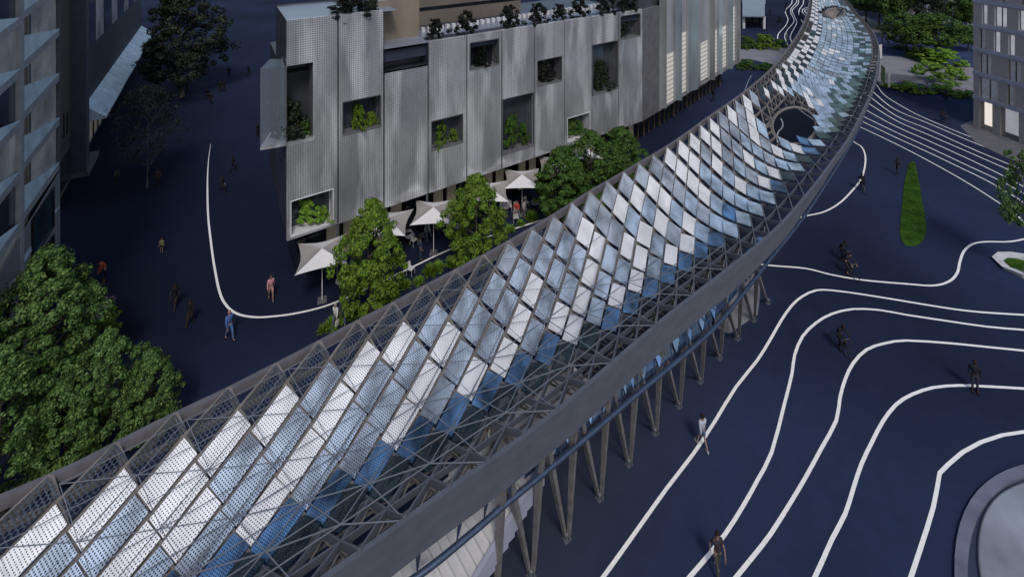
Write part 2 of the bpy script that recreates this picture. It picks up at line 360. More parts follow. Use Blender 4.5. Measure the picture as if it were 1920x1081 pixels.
# ================================================================ the canopy
ZE = 7.6
Lpx = [(0,934),(81,903),(201,843),(307,788),(409,741),(502,693),(583,651.6),(656,611.6),(726,576.6),(790,541.7),(848,512),(948,458),(1050,397),(1101,363.5),(1164,327),(1192,310),(1246,278.6),(1290,249),(1324,223.6),(1386,180.6),(1430,145),(1460,115),(1482,86),(1501,56),(1513,27),(1518,0),(1520,-25)]
Rpx = [(611,1081),(714,1008),(814,935),(924,859.5),(1053,762.6),(1158,671.6),(1262,583.6),(1372,498.6),(1435,447),(1477,406.6),(1533,340),(1560,303),(1587,266),(1606,232),(1622,200),(1636,165),(1645,130),(1648,95),(1642,71),(1626,47),(1605,24),(1588,3),(1575,-18)]
def dense(P, step=.5):
    S = smoothline(P, 8); out = [S[0]]; acc = 0
    for i in range(1, len(S)):
        a, b = S[i - 1], S[i]; d = (b - a).length; t = step - acc
        while t <= d: out.append(a + (b - a) * (t / d)); t += step
        acc = (acc + d) % step
    return out
Lw = [G(x, y, ZE) for x, y in Lpx]; Rw = [G(x, y, ZE) for x, y in Rpx]
Lw = [Lw[0] - (Lw[3] - Lw[0]).normalized() * 8] + Lw
Rw = [Rw[0] - (Rw[3] - Rw[0]).normalized() * 14] + Rw
Ld = dense(Lw, .25); Rd = dense(Rw, .25)
def blur(V, k):
    pre = [V[0]]
    for x in V: pre.append(pre[-1] + x) if len(pre) > 1 or True else None
    out = []
    for i in range(len(V)):
        a = max(0, i - k); b = min(len(V), i + k + 1); a = max(a, 2 * i - len(V) + 1); b = min(b, 2 * i + 1)
        s = V[a].copy()
        for q in V[a + 1:b]: s += q
        out.append(s / (b - a))
    return out
Lb, Rb = blur(Ld, 3), blur(Rd, 3)
# match each station of the west edge with the east edge, square to the canopy's axis
match = []; j = 0
for i in range(len(Lb)):
    T = (Lb[min(i + 10, len(Lb) - 1)] - Lb[max(i - 10, 0)]).normalized()
    best = None
    for q in range(max(0, j - 2), min(len(Rb), j + 60)):
        T2 = (Rb[min(q + 10, len(Rb) - 1)] - Rb[max(q - 10, 0)]).normalized(); A_ = (T + T2).normalized()
        e = abs((Rb[q] - Lb[i]).dot(A_))
        if best is None or e < best[0]: best = (e, q)
    j = max(j, best[1]); match.append(float(j))
for _ in range(60):
    match = [match[0]] + [(match[i - 1] + match[i] + match[i + 1]) / 3 for i in range(1, len(match) - 1)] + [match[-1]]
def Rat(x):
    i = min(int(x), len(Rb) - 2); return Rb[i].lerp(Rb[i + 1], x - i)
PITCH = 1.88                              # metres between panels along the west edge
LEN = (len(Lb) - 1) * .25
def pair(s):
    x = max(0, min(s / .25, len(Lb) - 1.001)); i = int(x); f = x - i
    return Lb[i].lerp(Lb[i + 1], f), Rat(match[i] + (match[i + 1] - match[i]) * f)
def sag(s):
    y = pair(s)[0].y
    a = 1.15
    if y > 34: a = 1.15 + (min(y, 46) - 34) / 12 * .7
    if y > 55: a = 1.85 - min(1, (y - 55) / 25) * 1.3
    return a
def S(s, t):
    a, b = pair(s); p = a.lerp(b, t)
    k = math.sin(PI * max(0, min(1, t)) ** 1.25)
    p.z = ZE - sag(s) * k
    return p
# two lattices: a coarse one up to the big opening, a finer one beyond it
YSPLIT = 57.0
s_split = next(i for i in range(len(Lb)) if Lb[i].y > YSPLIT - 4) * .25
def make_grid(s0, s1, NR, far):
    st = [s0]
    while st[-1] < s1:
        y = pair(st[-1])[0].y; st.append(st[-1] + (1.5 if far else 1.74 + .3 * max(0, min(1, (y - 22) / 18))))
    g = {}
    for m in range(len(st) - 1):
        y = pair(st[m])[0].y; p = st[m + 1] - st[m]
        al = (.21 - .0177 * (max(y, 17) - 17)) if not far else -.2
        al = max(al, -.2)
        for n in range(-1, NR + 1): g[m, n] = S(st[m] + al * n * p, n / NR)
    return g, len(st) - 2, st[len(st) - 2]
HC, HRX, HRY = (1489, 236), 43, 36
def inhole(p, k=1.0):
    x, y = proj(p); return ((x - HC[0]) / (HRX * k)) ** 2 + ((y - HC[1]) / (HRY * k)) ** 2 < 1
H2, H2X, H2Y = (1566, 26), 19, 9.5
def inhole2(p, k=1.0):
    x, y = proj(p); return ((x - H2[0]) / (H2X * k)) ** 2 + ((y - H2[1]) / (H2Y * k)) ** 2 < 1
canopy = empty('canopy', (10, 28, 0), 'long curving steel lattice canopy clad in tilted perforated metal panels crossing the plaza', 'canopy')
def out_of_sight(p):
    x, y = proj(p); return x < -120 or y > 1230 or y < -30
grids = []
G1, M1, s_join = make_grid(.6, s_split, 9, False); grids.append((G1, M1, 9, False))
G2, M2, _e = make_grid(s_join, LEN - 1, 14, True); grids.append((G2, M2, 14, True))
def shear(y): return max(0, min(1, (64 - y) / 10))   # the diagonal panels straighten into cross rows further on
# lattice
lat = MB()
for grid, MM, NR, far in grids:
  for m in range(0, MM):
    for n in range(0, NR + 1):
        P = grid[m, n]
        if out_of_sight(P): continue
        for (dm, dn, w_, h_) in ((1, 0, .08, .24), (0, 1, .10, .24), (1, -1, .11, .24)):
            if (m + dm, n + dn) not in grid or (dn == 0 and n in (0, NR)): continue
            if n + dn < 0: continue
            Q = grid[m + dm, n + dn]
            if far and dm == 1 and dn == -1: Q = grid[m + 1, n].lerp(Q, shear(P.y))
            if far and dm == 1 and dn == 0 and P.y > 60: continue
            if inhole(P, .98) or inhole(Q, .98) or inhole2(P) or inhole2(Q): continue
            k = .7 if far else 1
            if n >= NR - 3 and not far: k = .6
            lat.cur = 2 if far and 2 < n < 11 and P.y > 58 else 1 if n >= NR - 3 and P.y < 60 else 0
            lat.bar(P, Q, w_ * k, h_, Vector((0, 0, 1)))
lat.build('lattice', [M['brown'], M['steel2'], M['slatedk']], canopy)
# a lighter second layer of struts below the near half
low = MB()
grid, MM, NR, _f = grids[0]
for m in range(0, MM - 1):
    for n in range(1, NR):
        P = grid[m, n]
        if out_of_sight(P) or P.y > 30: continue
        c = (grid[m, n] + grid[m + 1, n] + grid[m, n + 1]) / 3 - Vector((0, 0, 1.0))
        for q in ((m, n), (m + 1, n), (m, n + 1)): low.bar(c, grid[q] - Vector((0, 0, .15)), .045, .045)
        if n < NR - 1 and (m + 2, n) in grid:
            c2 = (grid[m + 1, n] + grid[m + 2, n] + grid[m + 1, n + 1]) / 3 - Vector((0, 0, 1.0)); low.bar(c, c2, .06, .06)
            c3 = (grid[m, n + 1] + grid[m + 1, n + 1] + grid[m, n + 2]) / 3 - Vector((0, 0, 1.0)); low.bar(c, c3, .06, .06)
low.build('lower_truss', M['steel'], canopy)
# a fine net of pale cables just above the near panels
net = MB()
for m in range(0, MM - 1, 1):
    for n in range(1, NR):
        P = grid[m, n] + Vector((0, 0, .62))
        if P.y > 27 or out_of_sight(P): continue
        if (m + n) % 2: continue
        for dm, dn in ((2, 0), (0, 2), (2, -2), (1, 1)):
            q = (m + dm, n + dn)
            if q in grid and 1 <= q[1] <= NR:
                u_ = Vector((0, 0, .62 if q[1] < NR else 0)); w_ = .018 if n < 5 else .026; net.bar(P if n < NR else grid[m, n], grid[q] + u_, w_, w_)
M['cable'] = mat('pale_cable', (.17, .185, .22), .4, .2)
net.build('cable_net', M['cable'], canopy)
M['mauve'] = mat('mauve_grey_steel', (.115, .108, .125), .5, .1, var=.15, vscale=2)
# edge beams
def beam(path, w0, dn, up, off=Vector((0, 0, 0))):
    b = MB(); A = []; N = len(path)
    for i, p in enumerate(path):
        d = path[min(i + 2, N - 1)] - path[max(i - 2, 0)]; d.z = 0; d.normalize(); q = Vector((d.y, -d.x, 0))
        dd = dn(p) if callable(dn) else dn
        A.append([p + q * w0 / 2 + Vector((0, 0, up)), p + q * (w0 / 2 + .05) + Vector((0, 0, -dd)), p - q * w0 / 2 + Vector((0, 0, -dd)), p - q * w0 / 2 + Vector((0, 0, up))])
    for i in range(N - 1):
        for k in range(4): b.face([A[i][k], A[i][(k + 1) % 4], A[i + 1][(k + 1) % 4], A[i + 1][k]])
    b.face(A[0]); b.face(A[-1][::-1]); return b
Rpath = Rb[::4]; Lpath = Lb[::4]
def depthR(p): return 1.25 if p.y < 26 else max(.35, 1.25 - (p.y - 26) * .085)
beam(Rpath, .16, depthR, .03).build('edge_beam', M['steel2'], canopy)
beam(Lpath, .22, .28, .06).build('edge_beam', M['mauve'], canopy)
tri = MB()
for m in range(0, MM - 1):
    P, Q, R_ = grid[m, 0], grid[m, 1], grid[m + 1, 0]
    if out_of_sight(P) or P.y > 44: continue
    tri.bar(P, Q + Vector((0, 0, -.25)), .16, .18); tri.bar(R_, Q + Vector((0, 0, -.25)), .16, .18)
tri.build('edge_truss', M['steel'], canopy)
# ring beams of the two openings
dn_ = [(s * .5, t / 30) for s in range(int(LEN * 2)) for t in range(31)]
cache = [(S(s, t), s, t) for s, t in dn_]
cache = [(p, proj(p)) for p, s, t in cache if p.y > 35]
def near(px, py): return min(cache, key=lambda c: (c[1][0] - px) ** 2 + (c[1][1] - py) ** 2)[0]
def project_to(px, py):
    p = near(px, py); return G(px, py, p.z)
def loop(c, rx, ry, n=40):
    P = [project_to(c[0] + rx * math.cos(2 * PI * k / n), c[1] + ry * math.sin(2 * PI * k / n)) for k in range(n)]
    for _ in range(4): P = [(P[i - 1] + P[i] * 2 + P[(i + 1) % n]) / 4 for i in range(n)]
    return P
hl = loop(HC, HRX - 1, HRY - 1)
b = MB(); b.tube(hl, .12, 8, True); b.build('opening_ring', M['brown'], canopy, smooth=True)
cen = sum(hl, Vector()) / len(hl)
b = MB()
outer = [cen + (p - cen) * 1.09 + Vector((0, 0, .03)) for p in hl]
for i in range(len(hl)): b.face([hl[i] + Vector((0, 0, .05)), outer[i], outer[(i + 1) % len(hl)], hl[(i + 1) % len(hl)] + Vector((0, 0, .05))])
for i in range(0, len(hl), 2): b.bar(hl[i], cen + (hl[i] - cen) * 1.4 + Vector((0, 0, -.1)), .08, .2)
b.build('ring_collar', M['brown'], canopy)
h2 = loop(H2, H2X, H2Y, 28); c2 = sum(h2, Vector()) / len(h2)
b = MB(); b.tube(h2, .3, 6, True)
for i in range(28): b.bar(h2[i], c2 + (h2[i] - c2) * 1.4, .12, .3)
b.build('opening_ring', M['brown'], canopy)
M['cone'] = mat('taupe_membrane', (.22, .18, .16), .6, .2, var=.2, vscale=.6)
b = MB()
for i in range(28):
    q = h2[(i + 1) % 28]; lowc = c2 + Vector((0, 0, -1.2))
    b.face([h2[i], q, c2 + (q - c2) * .4 + Vector((0, 0, -.8)), c2 + (h2[i] - c2) * .4 + Vector((0, 0, -.8))]); b.face([c2 + (h2[i] - c2) * .4 + Vector((0, 0, -.8)), c2 + (q - c2) * .4 + Vector((0, 0, -.8)), lowc])
b.build('funnel', M['cone'], canopy)
b = MB(); b.tube([c2 + Vector((0, 0, -1.1)), c2 + Vector((.3, -2, 1.6))], .12, 6); b.build('mast', M['steel2'], canopy)
# panels
def choose(m, n, P, NR, far):  # panel tints stand in for differing reflections of the tilted sheets
    y = P.y; r = random.random()
    if n >= NR: return None
    if not far and y < 29:                       # near stretch
        edge = 6 if y < 22 else 7
        if n == 0: return None
        if n == 1: return 'p_mesh' if y < 25.5 else 'p_pale'
        if n == 2: return 'p_near' if y < 19 or r < .5 else 'p_nearp'
        if n < edge: return 'p_near' if (m + n) % 3 == 0 or r < .15 else 'p_nearp'
        if n == edge: return 'p_blue'
        if n < 8: return 'p_dark'
        return None
    if not far:
        if n == 0: return None
        if n >= 8: return None
        if y > 44: return ('p_white' if (m + n) % 2 or r < .3 else 'p_pale') if n <= 2 else 'p_green' if n == 7 or (n == 6 and r < .5) else ('p_sky' if r < .65 else 'p_pale' if r < .8 else 'p_white')
        if n == 7: return 'p_dark' if r < .4 else 'p_blue' if r < .55 else 'p_sky'
        if n == 6: return 'p_blue' if r < .12 else 'p_white' if r < .4 else 'p_sky'
        if n == 1: return 'p_pale' if y < 37 else 'p_white'
        if n == 2: return 'p_pale' if r < .4 else 'p_white'
        return 'p_white' if (m + 2 * n) % 4 == 0 or r < .12 else ('p_pale' if r < .6 else 'p_sky')
    if n == 0: return None
    if n >= 13: return None
    if n >= 11: return 'p_green' if r < .45 and y < 75 else 'p_dark' if r < .7 else 'p_sky'
    if n >= 9: return 'p_green' if r < .3 and y < 80 else 'p_sky'
    if n <= 3 and y > 50 and y < 85: return None if n == 1 and r < .5 else ('p_white' if (m + n) % 2 and r < .8 or r > .85 else 'p_dark')
    if n <= 2: return 'p_white' if (m + n) % 3 else 'p_dark'
    return 'p_sky' if r < .74 else ('p_pale' if r < .86 else 'p_white')
def lap(p):       # the bare collar beyond the big opening
    x, y = proj(p); return ((x - 1476) / 50) ** 2 + ((y - 222) / 40) ** 2 < 1
cells = []
for grid, MM, NR, far in grids:
  for m in range(0, MM):
    for n in range(0, NR):
        P00, P01, P10, Pb = grid[m, n], grid[m, n + 1], grid[m + 1, n], grid[m + 1, n - 1]
        if far: k_ = shear(P00.y); Pb = P10.lerp(Pb, k_); P10 = P01 + Pb - P00
        if out_of_sight(P00) and out_of_sight(P10): continue
        mid = (P01 + P10) / 2
        if inhole(mid, 1.2) or lap(mid) or inhole2(mid, 1.35): continue
        k = choose(m, n, P00, NR, far)
        if k is None: continue
        if n == 0 and P00.y > 26: continue
        cells.append((m, n, P00, P01, P10, Pb, k, far))
def panel(mb, c, thick=.03):
    m, n, a, b_, c_, d, k, far = c
    cen = (a + b_ + c_ + d) / 4
    U = (b_ - a + c_ - d) / 2; V_ = (d - a + c_ - b_) / 2
    nrm = U.cross(V_).normalized()
    if nrm.z < 0: nrm = -nrm
    Vh = V_.normalized(); side = Vh.cross(nrm)
    if side.dot(U) < 0: side = -side
    pw = abs(U.dot(side))                         # clear distance between the long bars
    sh = U.dot(Vh)                                # stagger along the long side
    ln = V_.length * (.95 if not far else .74 if cen.y > 60 else .85); wd = pw * (.80 if not far else .90)
    if not far and cen.y > 29: wd = pw * .95
    ln = min(ln, 1.60 if cen.y < 27 else 1.75 if cen.y < 44 else 2.3)
    if n == 0: ln *= .8
    tilt = (.05 if cen.y < 30 else .11 if not far else .05) * (1 + .5 * (random.random() - .5))
    cen = cen + nrm * (.22 + .04 * random.random())
    skew = sh * (.25 if cen.y < 30 else .6) / max(pw, .01)
    Ud = (side + Vh * skew) * wd / 2; Vd = Vh * ln / 2; up = nrm * tilt
    q = [cen - Ud - Vd + up * .2, cen + Ud - Vd - up, cen + Ud + Vd - up * .2, cen - Ud + Vd + up]
    lu, lv = wd, ln
    mb.face(q, [(0, 0), (lu, 0), (lu, lv), (0, lv)])
    for i, j in ((0, 1), (1, 2), (2, 3), (3, 0)):  # folded rim
        mb.face([q[i], q[j], q[j] - nrm * .045, q[i] - nrm * .045])
vis = sorted([c for c in cells], key=lambda c: (c[2] - Vector((0, 0, H))).length if 0 < proj(c[3])[0] < 1920 and proj(c[3])[1] < 1120 else 999)
for c in vis[:99]:
    b = MB(); panel(b, c); b.build('panel', M[c[6]], canopy)
names = ['p_near', 'p_nearp', 'p_mesh', 'p_white', 'p_pale', 'p_blue', 'p_dark', 'p_green', 'p_sky']
b = MB()
for c in vis[99:]:
    b.cur = names.index(c[6]); panel(b, c)
tag(b.build('panels', [M[k] for k in names], canopy), kind='stuff')
# legs in V pairs with cast feet
feet = [(925,1165),(996,1079),(1063,1010),(1124.5,934),(1179.5,870),(1228.5,812),(1273,761.7),(1313,715.7),(1349,671.6),(1383,635.5),(1412.7,601),(1440,568)]
def nearR(x):       # point of the east edge that appears in photo column x
    return min(Rb, key=lambda p: abs(proj(p)[0] - x) + (0 if p.y < 45 else 999))
for i, (fx, fy) in enumerate(feet):
    f = G(fx, fy)
    cols = (fx - 34 * (fy + 155) / 1165, fx + 22 * (fy + 155) / 1165)
    lg = []
    for cx in cols:
        if i == len(feet) - 1 and cx > fx: continue
        if i == 0 and cx < fx: continue
        t = nearR(cx); t = Vector((t.x, t.y, ZE - depthR(t) + .05)) + Vector((-.1, .15, 0))
        b = MB(); d = (t - f).normalized(); a0 = f + Vector((0, 0, .22)) + Vector(((-.09 if cx < fx else .09), 0, 0))
        n_ = 6; side = Vector((.8, -.6, 0))
        def ring(p, w1, w2): return [p + side * x * w1 / 2 + Vector((.6, .8, 0)) * y * w2 / 2 for x, y in ((-1, -1), (1, -1), (1, 1), (-1, 1))]
        r0 = ring(a0, .14, .13); r1 = ring(t, .29, .25); b.hexa(r0 + r1)
        lg.append(b.build('leg', M['steel'], canopy))
    b = MB(); b.box(f, .34, .26, .04, .6); b.box(f + Vector((-.08, 0, .04)), .07, .16, .26, .6); b.box(f + Vector((.08, 0, .04)), .07, .16, .26, .6); b.ball(f + Vector((0, 0, .2)), .1)
    for dx, dy in ((-.13, -.09), (.13, -.09), (.13, .09), (-.13, .09)): b.box(f + Vector((dx, dy, .04)), .05, .05, .05)
    b.build('foot', M['steel2'], canopy)
# outrigger tube with its brackets and the mirror-glass balustrade behind it
Tpx = [(640,1165),(782,1080),(892,992),(944,947),(989,911),(1060,853),(1115,806),(1173,757),(1214,722),(1290,659),(1347,606),(1403,538),(1435,497),(1460,466),(1510,403),(1543,353),(1575,303),(1600,260),(1617,225)]
TZ = [5.3] * 14 + [5.4, 5.6, 5.9, 6.4, 7.0]
Tw = smoothline([G(x, y, z) for (x, y), z in zip(Tpx, TZ)], 5)
for i in range(len(Tw)):
    pass
b = MB(); b.tube(Tw, .10, 10); b.build('outrigger_tube', M['tube'], canopy, smooth=True)
Rlow = [Vector((p.x, p.y, ZE - depthR(p))) for p in Rb]
acc = 0; prev = Tw[0]; brk = []
for p in Tw[1:]:
    acc += (p - prev).length; prev = p
    if acc > 1.0: acc = 0; brk.append(p)
for p in brk:
    q = min(Rlow, key=lambda r: (r.x - p.x) ** 2 + (r.y - p.y) ** 2)
    if (q - p).length > 3: continue
    b = MB(); dirv = Vector((.8, .6, 0)) * .11
    b.face([q - dirv, q + dirv, p]); b.face([q - dirv + Vector((0, 0, -.05)), p - Vector((0, 0, .05)), q + dirv + Vector((0, 0, -.05))])
    b.face([q - dirv, p, p - Vector((0, 0, .05)), q - dirv + Vector((0, 0, -.05))]); b.face([q + dirv, q + dirv + Vector((0, 0, -.05)), p - Vector((0, 0, .05)), p])
    b.build('bracket', M['tube'], canopy)
# balustrade panes hang from the tube's inner side
k = 0
gpath = [(p, i) for i, p in enumerate(Tw) if 985 < proj(p)[0] < 1460]
for j in range(0, len(gpath) - 2, 2):
    a = gpath[j][0]; c = gpath[j + 2][0]; inn = Vector((-.6, .8, 0))
    ca = a.lerp(c, .06); cc = a.lerp(c, .94)
    b = MB(); w0 = .75 if (j // 2) % 2 else .6
    b.face([ca + inn * .25 + Vector((0, 0, .0)), cc + inn * .25, cc + inn * w0 + Vector((0, 0, .95)), ca + inn * (w0 + .2) + Vector((0, 0, .95))])
    b.build('balustrade_pane', M['mirror'], canopy)
# ================================================================ the building in perforated metal
mesh_m = None
def facade_material(name, base):
    """pierced sheet, half matt half mirror, so the plaza in front shimmers in it"""
    m = mat(name, base, .5, .0, .5, var=.38, vscale=.32, stretch=(1, 1, .45))  # broad tonal noise stands in for blurred reflections
    n = m.node_tree.nodes; l = m.node_tree.links; b = n['Principled BSDF']; out = n['Material Output']
    uv = n.new('ShaderNodeUVMap'); sp = n.new('ShaderNodeSeparateXYZ'); l.new(uv.outputs[0], sp.inputs[0])
    def Mt(op, a, bb=None):
        k = n.new('ShaderNodeMath'); k.operation = op
        for i, v in enumerate((a, bb)):
            if v is None: continue
            if isinstance(v, (int, float)): k.inputs[i].default_value = v
            else: l.new(v, k.inputs[i])
        return k.outputs[0]
    cell = .16
    fu = Mt('SUBTRACT', Mt('FRACT', Mt('DIVIDE', sp.outputs[0], cell)), .5); fv = Mt('SUBTRACT', Mt('FRACT', Mt('DIVIDE', sp.outputs[1], cell)), .5)
    d = Mt('SQRT', Mt('ADD', Mt('MULTIPLY', fu, fu), Mt('MULTIPLY', fv, fv))); h = Mt('LESS_THAN', d, .28)
    # paler diagonal streaks painted into the sheet colour as reflections
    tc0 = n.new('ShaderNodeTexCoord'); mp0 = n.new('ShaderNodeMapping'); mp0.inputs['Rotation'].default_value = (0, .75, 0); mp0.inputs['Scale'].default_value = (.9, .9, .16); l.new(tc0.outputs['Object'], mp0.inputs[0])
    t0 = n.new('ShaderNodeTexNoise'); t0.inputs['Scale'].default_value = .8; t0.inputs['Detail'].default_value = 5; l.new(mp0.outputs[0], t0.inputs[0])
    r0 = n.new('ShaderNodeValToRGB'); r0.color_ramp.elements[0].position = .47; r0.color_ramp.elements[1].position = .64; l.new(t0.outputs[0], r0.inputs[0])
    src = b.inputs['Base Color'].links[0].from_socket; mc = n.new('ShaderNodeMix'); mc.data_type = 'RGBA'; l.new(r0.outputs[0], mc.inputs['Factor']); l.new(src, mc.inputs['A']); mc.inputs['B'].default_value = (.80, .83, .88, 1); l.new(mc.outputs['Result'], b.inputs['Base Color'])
    dk = n.new('ShaderNodeBsdfPrincipled'); dk.inputs['Base Color'].default_value = (.025, .028, .035, 1); dk.inputs['Roughness'].default_value = .5
    gl = n.new('ShaderNodeBsdfGlossy'); gl.inputs['Roughness'].default_value = .16; gl.inputs['Color'].default_value = (.62, .64, .68, 1)
    # slightly buckled sheets: bent reflections
    tc = n.new('ShaderNodeTexCoord'); t = n.new('ShaderNodeTexNoise'); t.inputs['Scale'].default_value = .55; t.inputs['Detail'].default_value = 3; l.new(tc.outputs['Object'], t.inputs[0])
    bp = n.new('ShaderNodeBump'); bp.inputs['Strength'].default_value = .35; bp.inputs['Distance'].default_value = .25; l.new(t.outputs[0], bp.inputs['Height']); l.new(bp.outputs[0], gl.inputs['Normal'])
    m1 = n.new('ShaderNodeMixShader'); m1.inputs[0].default_value = .48; l.new(b.outputs[0], m1.inputs[1]); l.new(gl.outputs[0], m1.inputs[2])
    m2 = n.new('ShaderNodeMixShader'); l.new(Mt('MULTIPLY', h, .75), m2.inputs[0]); l.new(m1.outputs[0], m2.inputs[1]); l.new(dk.outputs[0], m2.inputs[2])
    l.new(m2.outputs[0], out.inputs[0])
    return m
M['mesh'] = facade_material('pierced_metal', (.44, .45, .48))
M['meshdk'] = mat('pierced_metal_dark', (.05, .055, .07), .4, .4, var=.3, vscale=.6)
M['glossgrey'] = mat('grey_metal_sheet', (.13, .135, .155), .22, .6, var=.35, vscale=.3, stretch=(1, 1, .15))
M['parapet'] = mat('parapet_blue', (.045, .055, .09), .35, .4, var=.3, vscale=.5)

P0 = G(538, 452, 4.0); P1 = G(1205, 227, 4.0)
U = (P1 - P0); U.z = 0; U.normalize(); NRM = Vector((U.y, -U.x, 0))      # NRM points to the plaza
BACK = -NRM
def fp(px): t = onray(px, P0, U); return t
def fpos(t, z, out=0.): return Vector((P0.x + U.x * t + NRM.x * out, P0.y + U.y * t + NRM.y * out, z))
def fz(px, py): return zat(py, fpos(fp(px), 0).y)
bld = empty('metal_clad_building', (P0.x, P0.y, 0), 'long grey building clad in pierced metal sheets with square planted openings', 'building')
joints = [538, 634, 720, 803, 875, 941, 1002, 1059, 1110, 1160, 1205]
tj = [fp(x) for x in joints]
wins_px = [(544.5,377,625.6,418),(641.5,191.5,715,238),(808,227.5,868.5,267),(880.4,80.5,936,122),(941.5,186.5,1002,273),(1007,114,1054,152),(1063.5,222,1106.5,254),(1110.6,84.6,1159,166.5),(1163,30.5,1201,68)]
wins = []
for x0, y0, x1, y1 in wins_px: wins.append((fp(x0), fz(x1, y1), fp(x1), fz(x0, y0)))
ZT_HI, ZT_LO, ZB = 19.3, 16.35, 4.0
def tops(i): return ZT_HI if i < 2 else (fz(760, 131) if i == 2 else ZT_LO)
def fquad(b, t0, t1, z0, z1, out=0.):
    b.face([fpos(t0, z0, out), fpos(t1, z0, out), fpos(t1, z1, out), fpos(t0, z1, out)], [(t0, z0), (t1, z0), (t1, z1), (t0, z1)])
t_notch = (fp(525), fz(587, 262), fp(587), fz(560, 121))
for i in range(10):
    t0, t1 = tj[i] + (.06 if i else 0), tj[i + 1] - .06
    zt = tops(i); ws = [w for w in wins if w[0] > t0 - .2 and w[2] < t1 + .2]
    if i == 0: ws = ws + [(t0, t_notch[1], t_notch[2], t_notch[3])]
    b = MB(); cuts_t = sorted({t0, t1, *[max(t0, w[0]) for w in ws], *[min(t1, w[2]) for w in ws]}); cuts_z = sorted({ZB, zt, *[w[1] for w in ws], *[min(zt, w[3]) for w in ws]})
    for a, c in zip(cuts_t, cuts_t[1:]):
        for e, f_ in zip(cuts_z, cuts_z[1:]):
            mt, mz = (a + c) / 2, (e + f_) / 2
            if any(w[0] < mt < w[2] and w[1] < mz < w[3] for w in ws): continue
            fquad(b, a, c, e, f_)
    # returns of the sheet: bottom lip, top lip, sides
    b.face([fpos(t0, ZB), fpos(t0, ZB, -.35), fpos(t1, ZB, -.35), fpos(t1, ZB)]); b.face([fpos(t0, zt), fpos(t1, zt), fpos(t1, zt, -.35), fpos(t0, zt, -.35)])
    b.face([fpos(t0, ZB), fpos(t0, zt), fpos(t0, zt, -.35), fpos(t0, ZB, -.35)]); b.face([fpos(t1, ZB, -.35), fpos(t1, zt, -.35), fpos(t1, zt), fpos(t1, ZB)])
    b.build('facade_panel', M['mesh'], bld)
# loggias behind the openings
for k, wv in enumerate(wins):
    a, z0, c, z1 = wv; D = 1.15
    b = MB()
    q = lambda t, z, o: fpos(t, z, o)
    b.face([q(a, z0, -.02), q(c, z0, -.02), q(c, z0, -D), q(a, z0, -D)]); b.face([q(a, z1, -.02), q(a, z1, -D), q(c, z1, -D), q(c, z1, -.02)])
    b.face([q(a, z0, -.02), q(a, z0, -D), q(a, z1, -D), q(a, z1, -.02)]); b.face([q(c, z0, -.02), q(c, z1, -.02), q(c, z1, -D), q(c, z0, -D)])
    b.face([q(a, z0, -D), q(c, z0, -D), q(c, z1, -D), q(a, z1, -D)])
    for (t0_, t1_, za, zb) in ((a, a + .06, z0, z1), (c - .06, c, z0, z1), (a + .06, c - .06, z1 - .06, z1), (a + .06, c - .06, z0, z0 + .12)):
        b.hexa([fpos(t0_, za, -.15), fpos(t1_, za, -.15), fpos(t1_, za, .03), fpos(t0_, za, .03), fpos(t0_, zb, -.15), fpos(t1_, zb, -.15), fpos(t1_, zb, .03), fpos(t0_, zb, .03)])
    o = b.build('loggia', M['grey'] if k not in (0, 6) else M['white'], bld)
    g_ = MB(); g_.face([q(a + .08, z0 + .08, -D + .05), q(c - .08, z0 + .08, -D + .05), q(c - .08, z1 - .08, -D + .05), q(a + .08, z1 - .08, -D + .05)])
    gm = bpy.data.objects.new('pane', None)
    bpy.data.objects.remove(gm)
    p_ = g_.build('pane', M['glassb'] if k not in (3, 5) else M['dkglass'], o, loc=bld.location); p_.location = (0, 0, 0)
# recessed box at the third bay and its roof edge
b = MB(); ta, tc = tj[2] + .02, tj[3] - .02; zt = tops(2); z1 = fz(803, 80)
q = fpos
D = 2.2
b.face([q(ta, zt), q(tc, zt), q(tc, zt, -D), q(ta, zt, -D)]); b.face([q(ta, zt, -D), q(tc, zt, -D), q(tc, z1, -D), q(ta, z1, -D)])
b.face([q(tc, zt), q(tc, z1), q(tc, z1, -D), q(tc, zt, -D)]); b.face([q(ta, zt), q(ta, zt, -D), q(ta, z1, -D), q(ta, z1)])
b.build('terrace', M['glassb'], bld)
b = MB(); b.hexa([q(ta, z1, .02), q(tc, z1, .02), q(tc, z1, -D), q(ta, z1, -D), q(ta, z1 + .12, .02), q(tc, z1 + .12, .02), q(tc, z1 + .12, -D), q(ta, z1 + .12, -D)]); b.build('terrace_roof', M['roofglass'], bld)
# body behind the skin, roofs
LEFTD = (G(400, -150 + 160, 0) - G(400, 900, 0)); 
SD = Vector((-.528, .849, 0))
def body(name, t0, t1, z0, z1, o0, o1, m, top=None, skew=True):
    A = fpos(t0, z0, o0); B_ = fpos(t1, z0, o0); k = o1 - o0
    s_ = SD if skew else BACK
    Cc = B_ + BACK * abs(k); Dd = A + (SD * abs(k) if skew else BACK * abs(k))
    b = MB(); up = Vector((0, 0, z1 - z0)); b.hexa([A, B_, Cc, Dd, A + up, B_ + up, Cc + up, Dd + up]); return b.build(name, m, bld)
body('core', .06, tj[10] - .1, 3.9, ZT_LO - 1.2, -1.75, -12, M['meshdk'])
body('roof_slab', tj[2] + .1, tj[10], ZT_LO - 1.19, ZT_LO - .35, -.4, -12, M['parapet'])
b = MB()                     # pale walkway with rows of seats set back on the roof
for k in range(44):
    t = tj[3] + .2 + k * .62
    b = MB(); a_ = fpos(t, ZT_LO - .33, -4.6); b.box(a_, .34, .34, .42, math.atan2(U.y, U.x)); b.build('roof_seat', M['white'], bld)
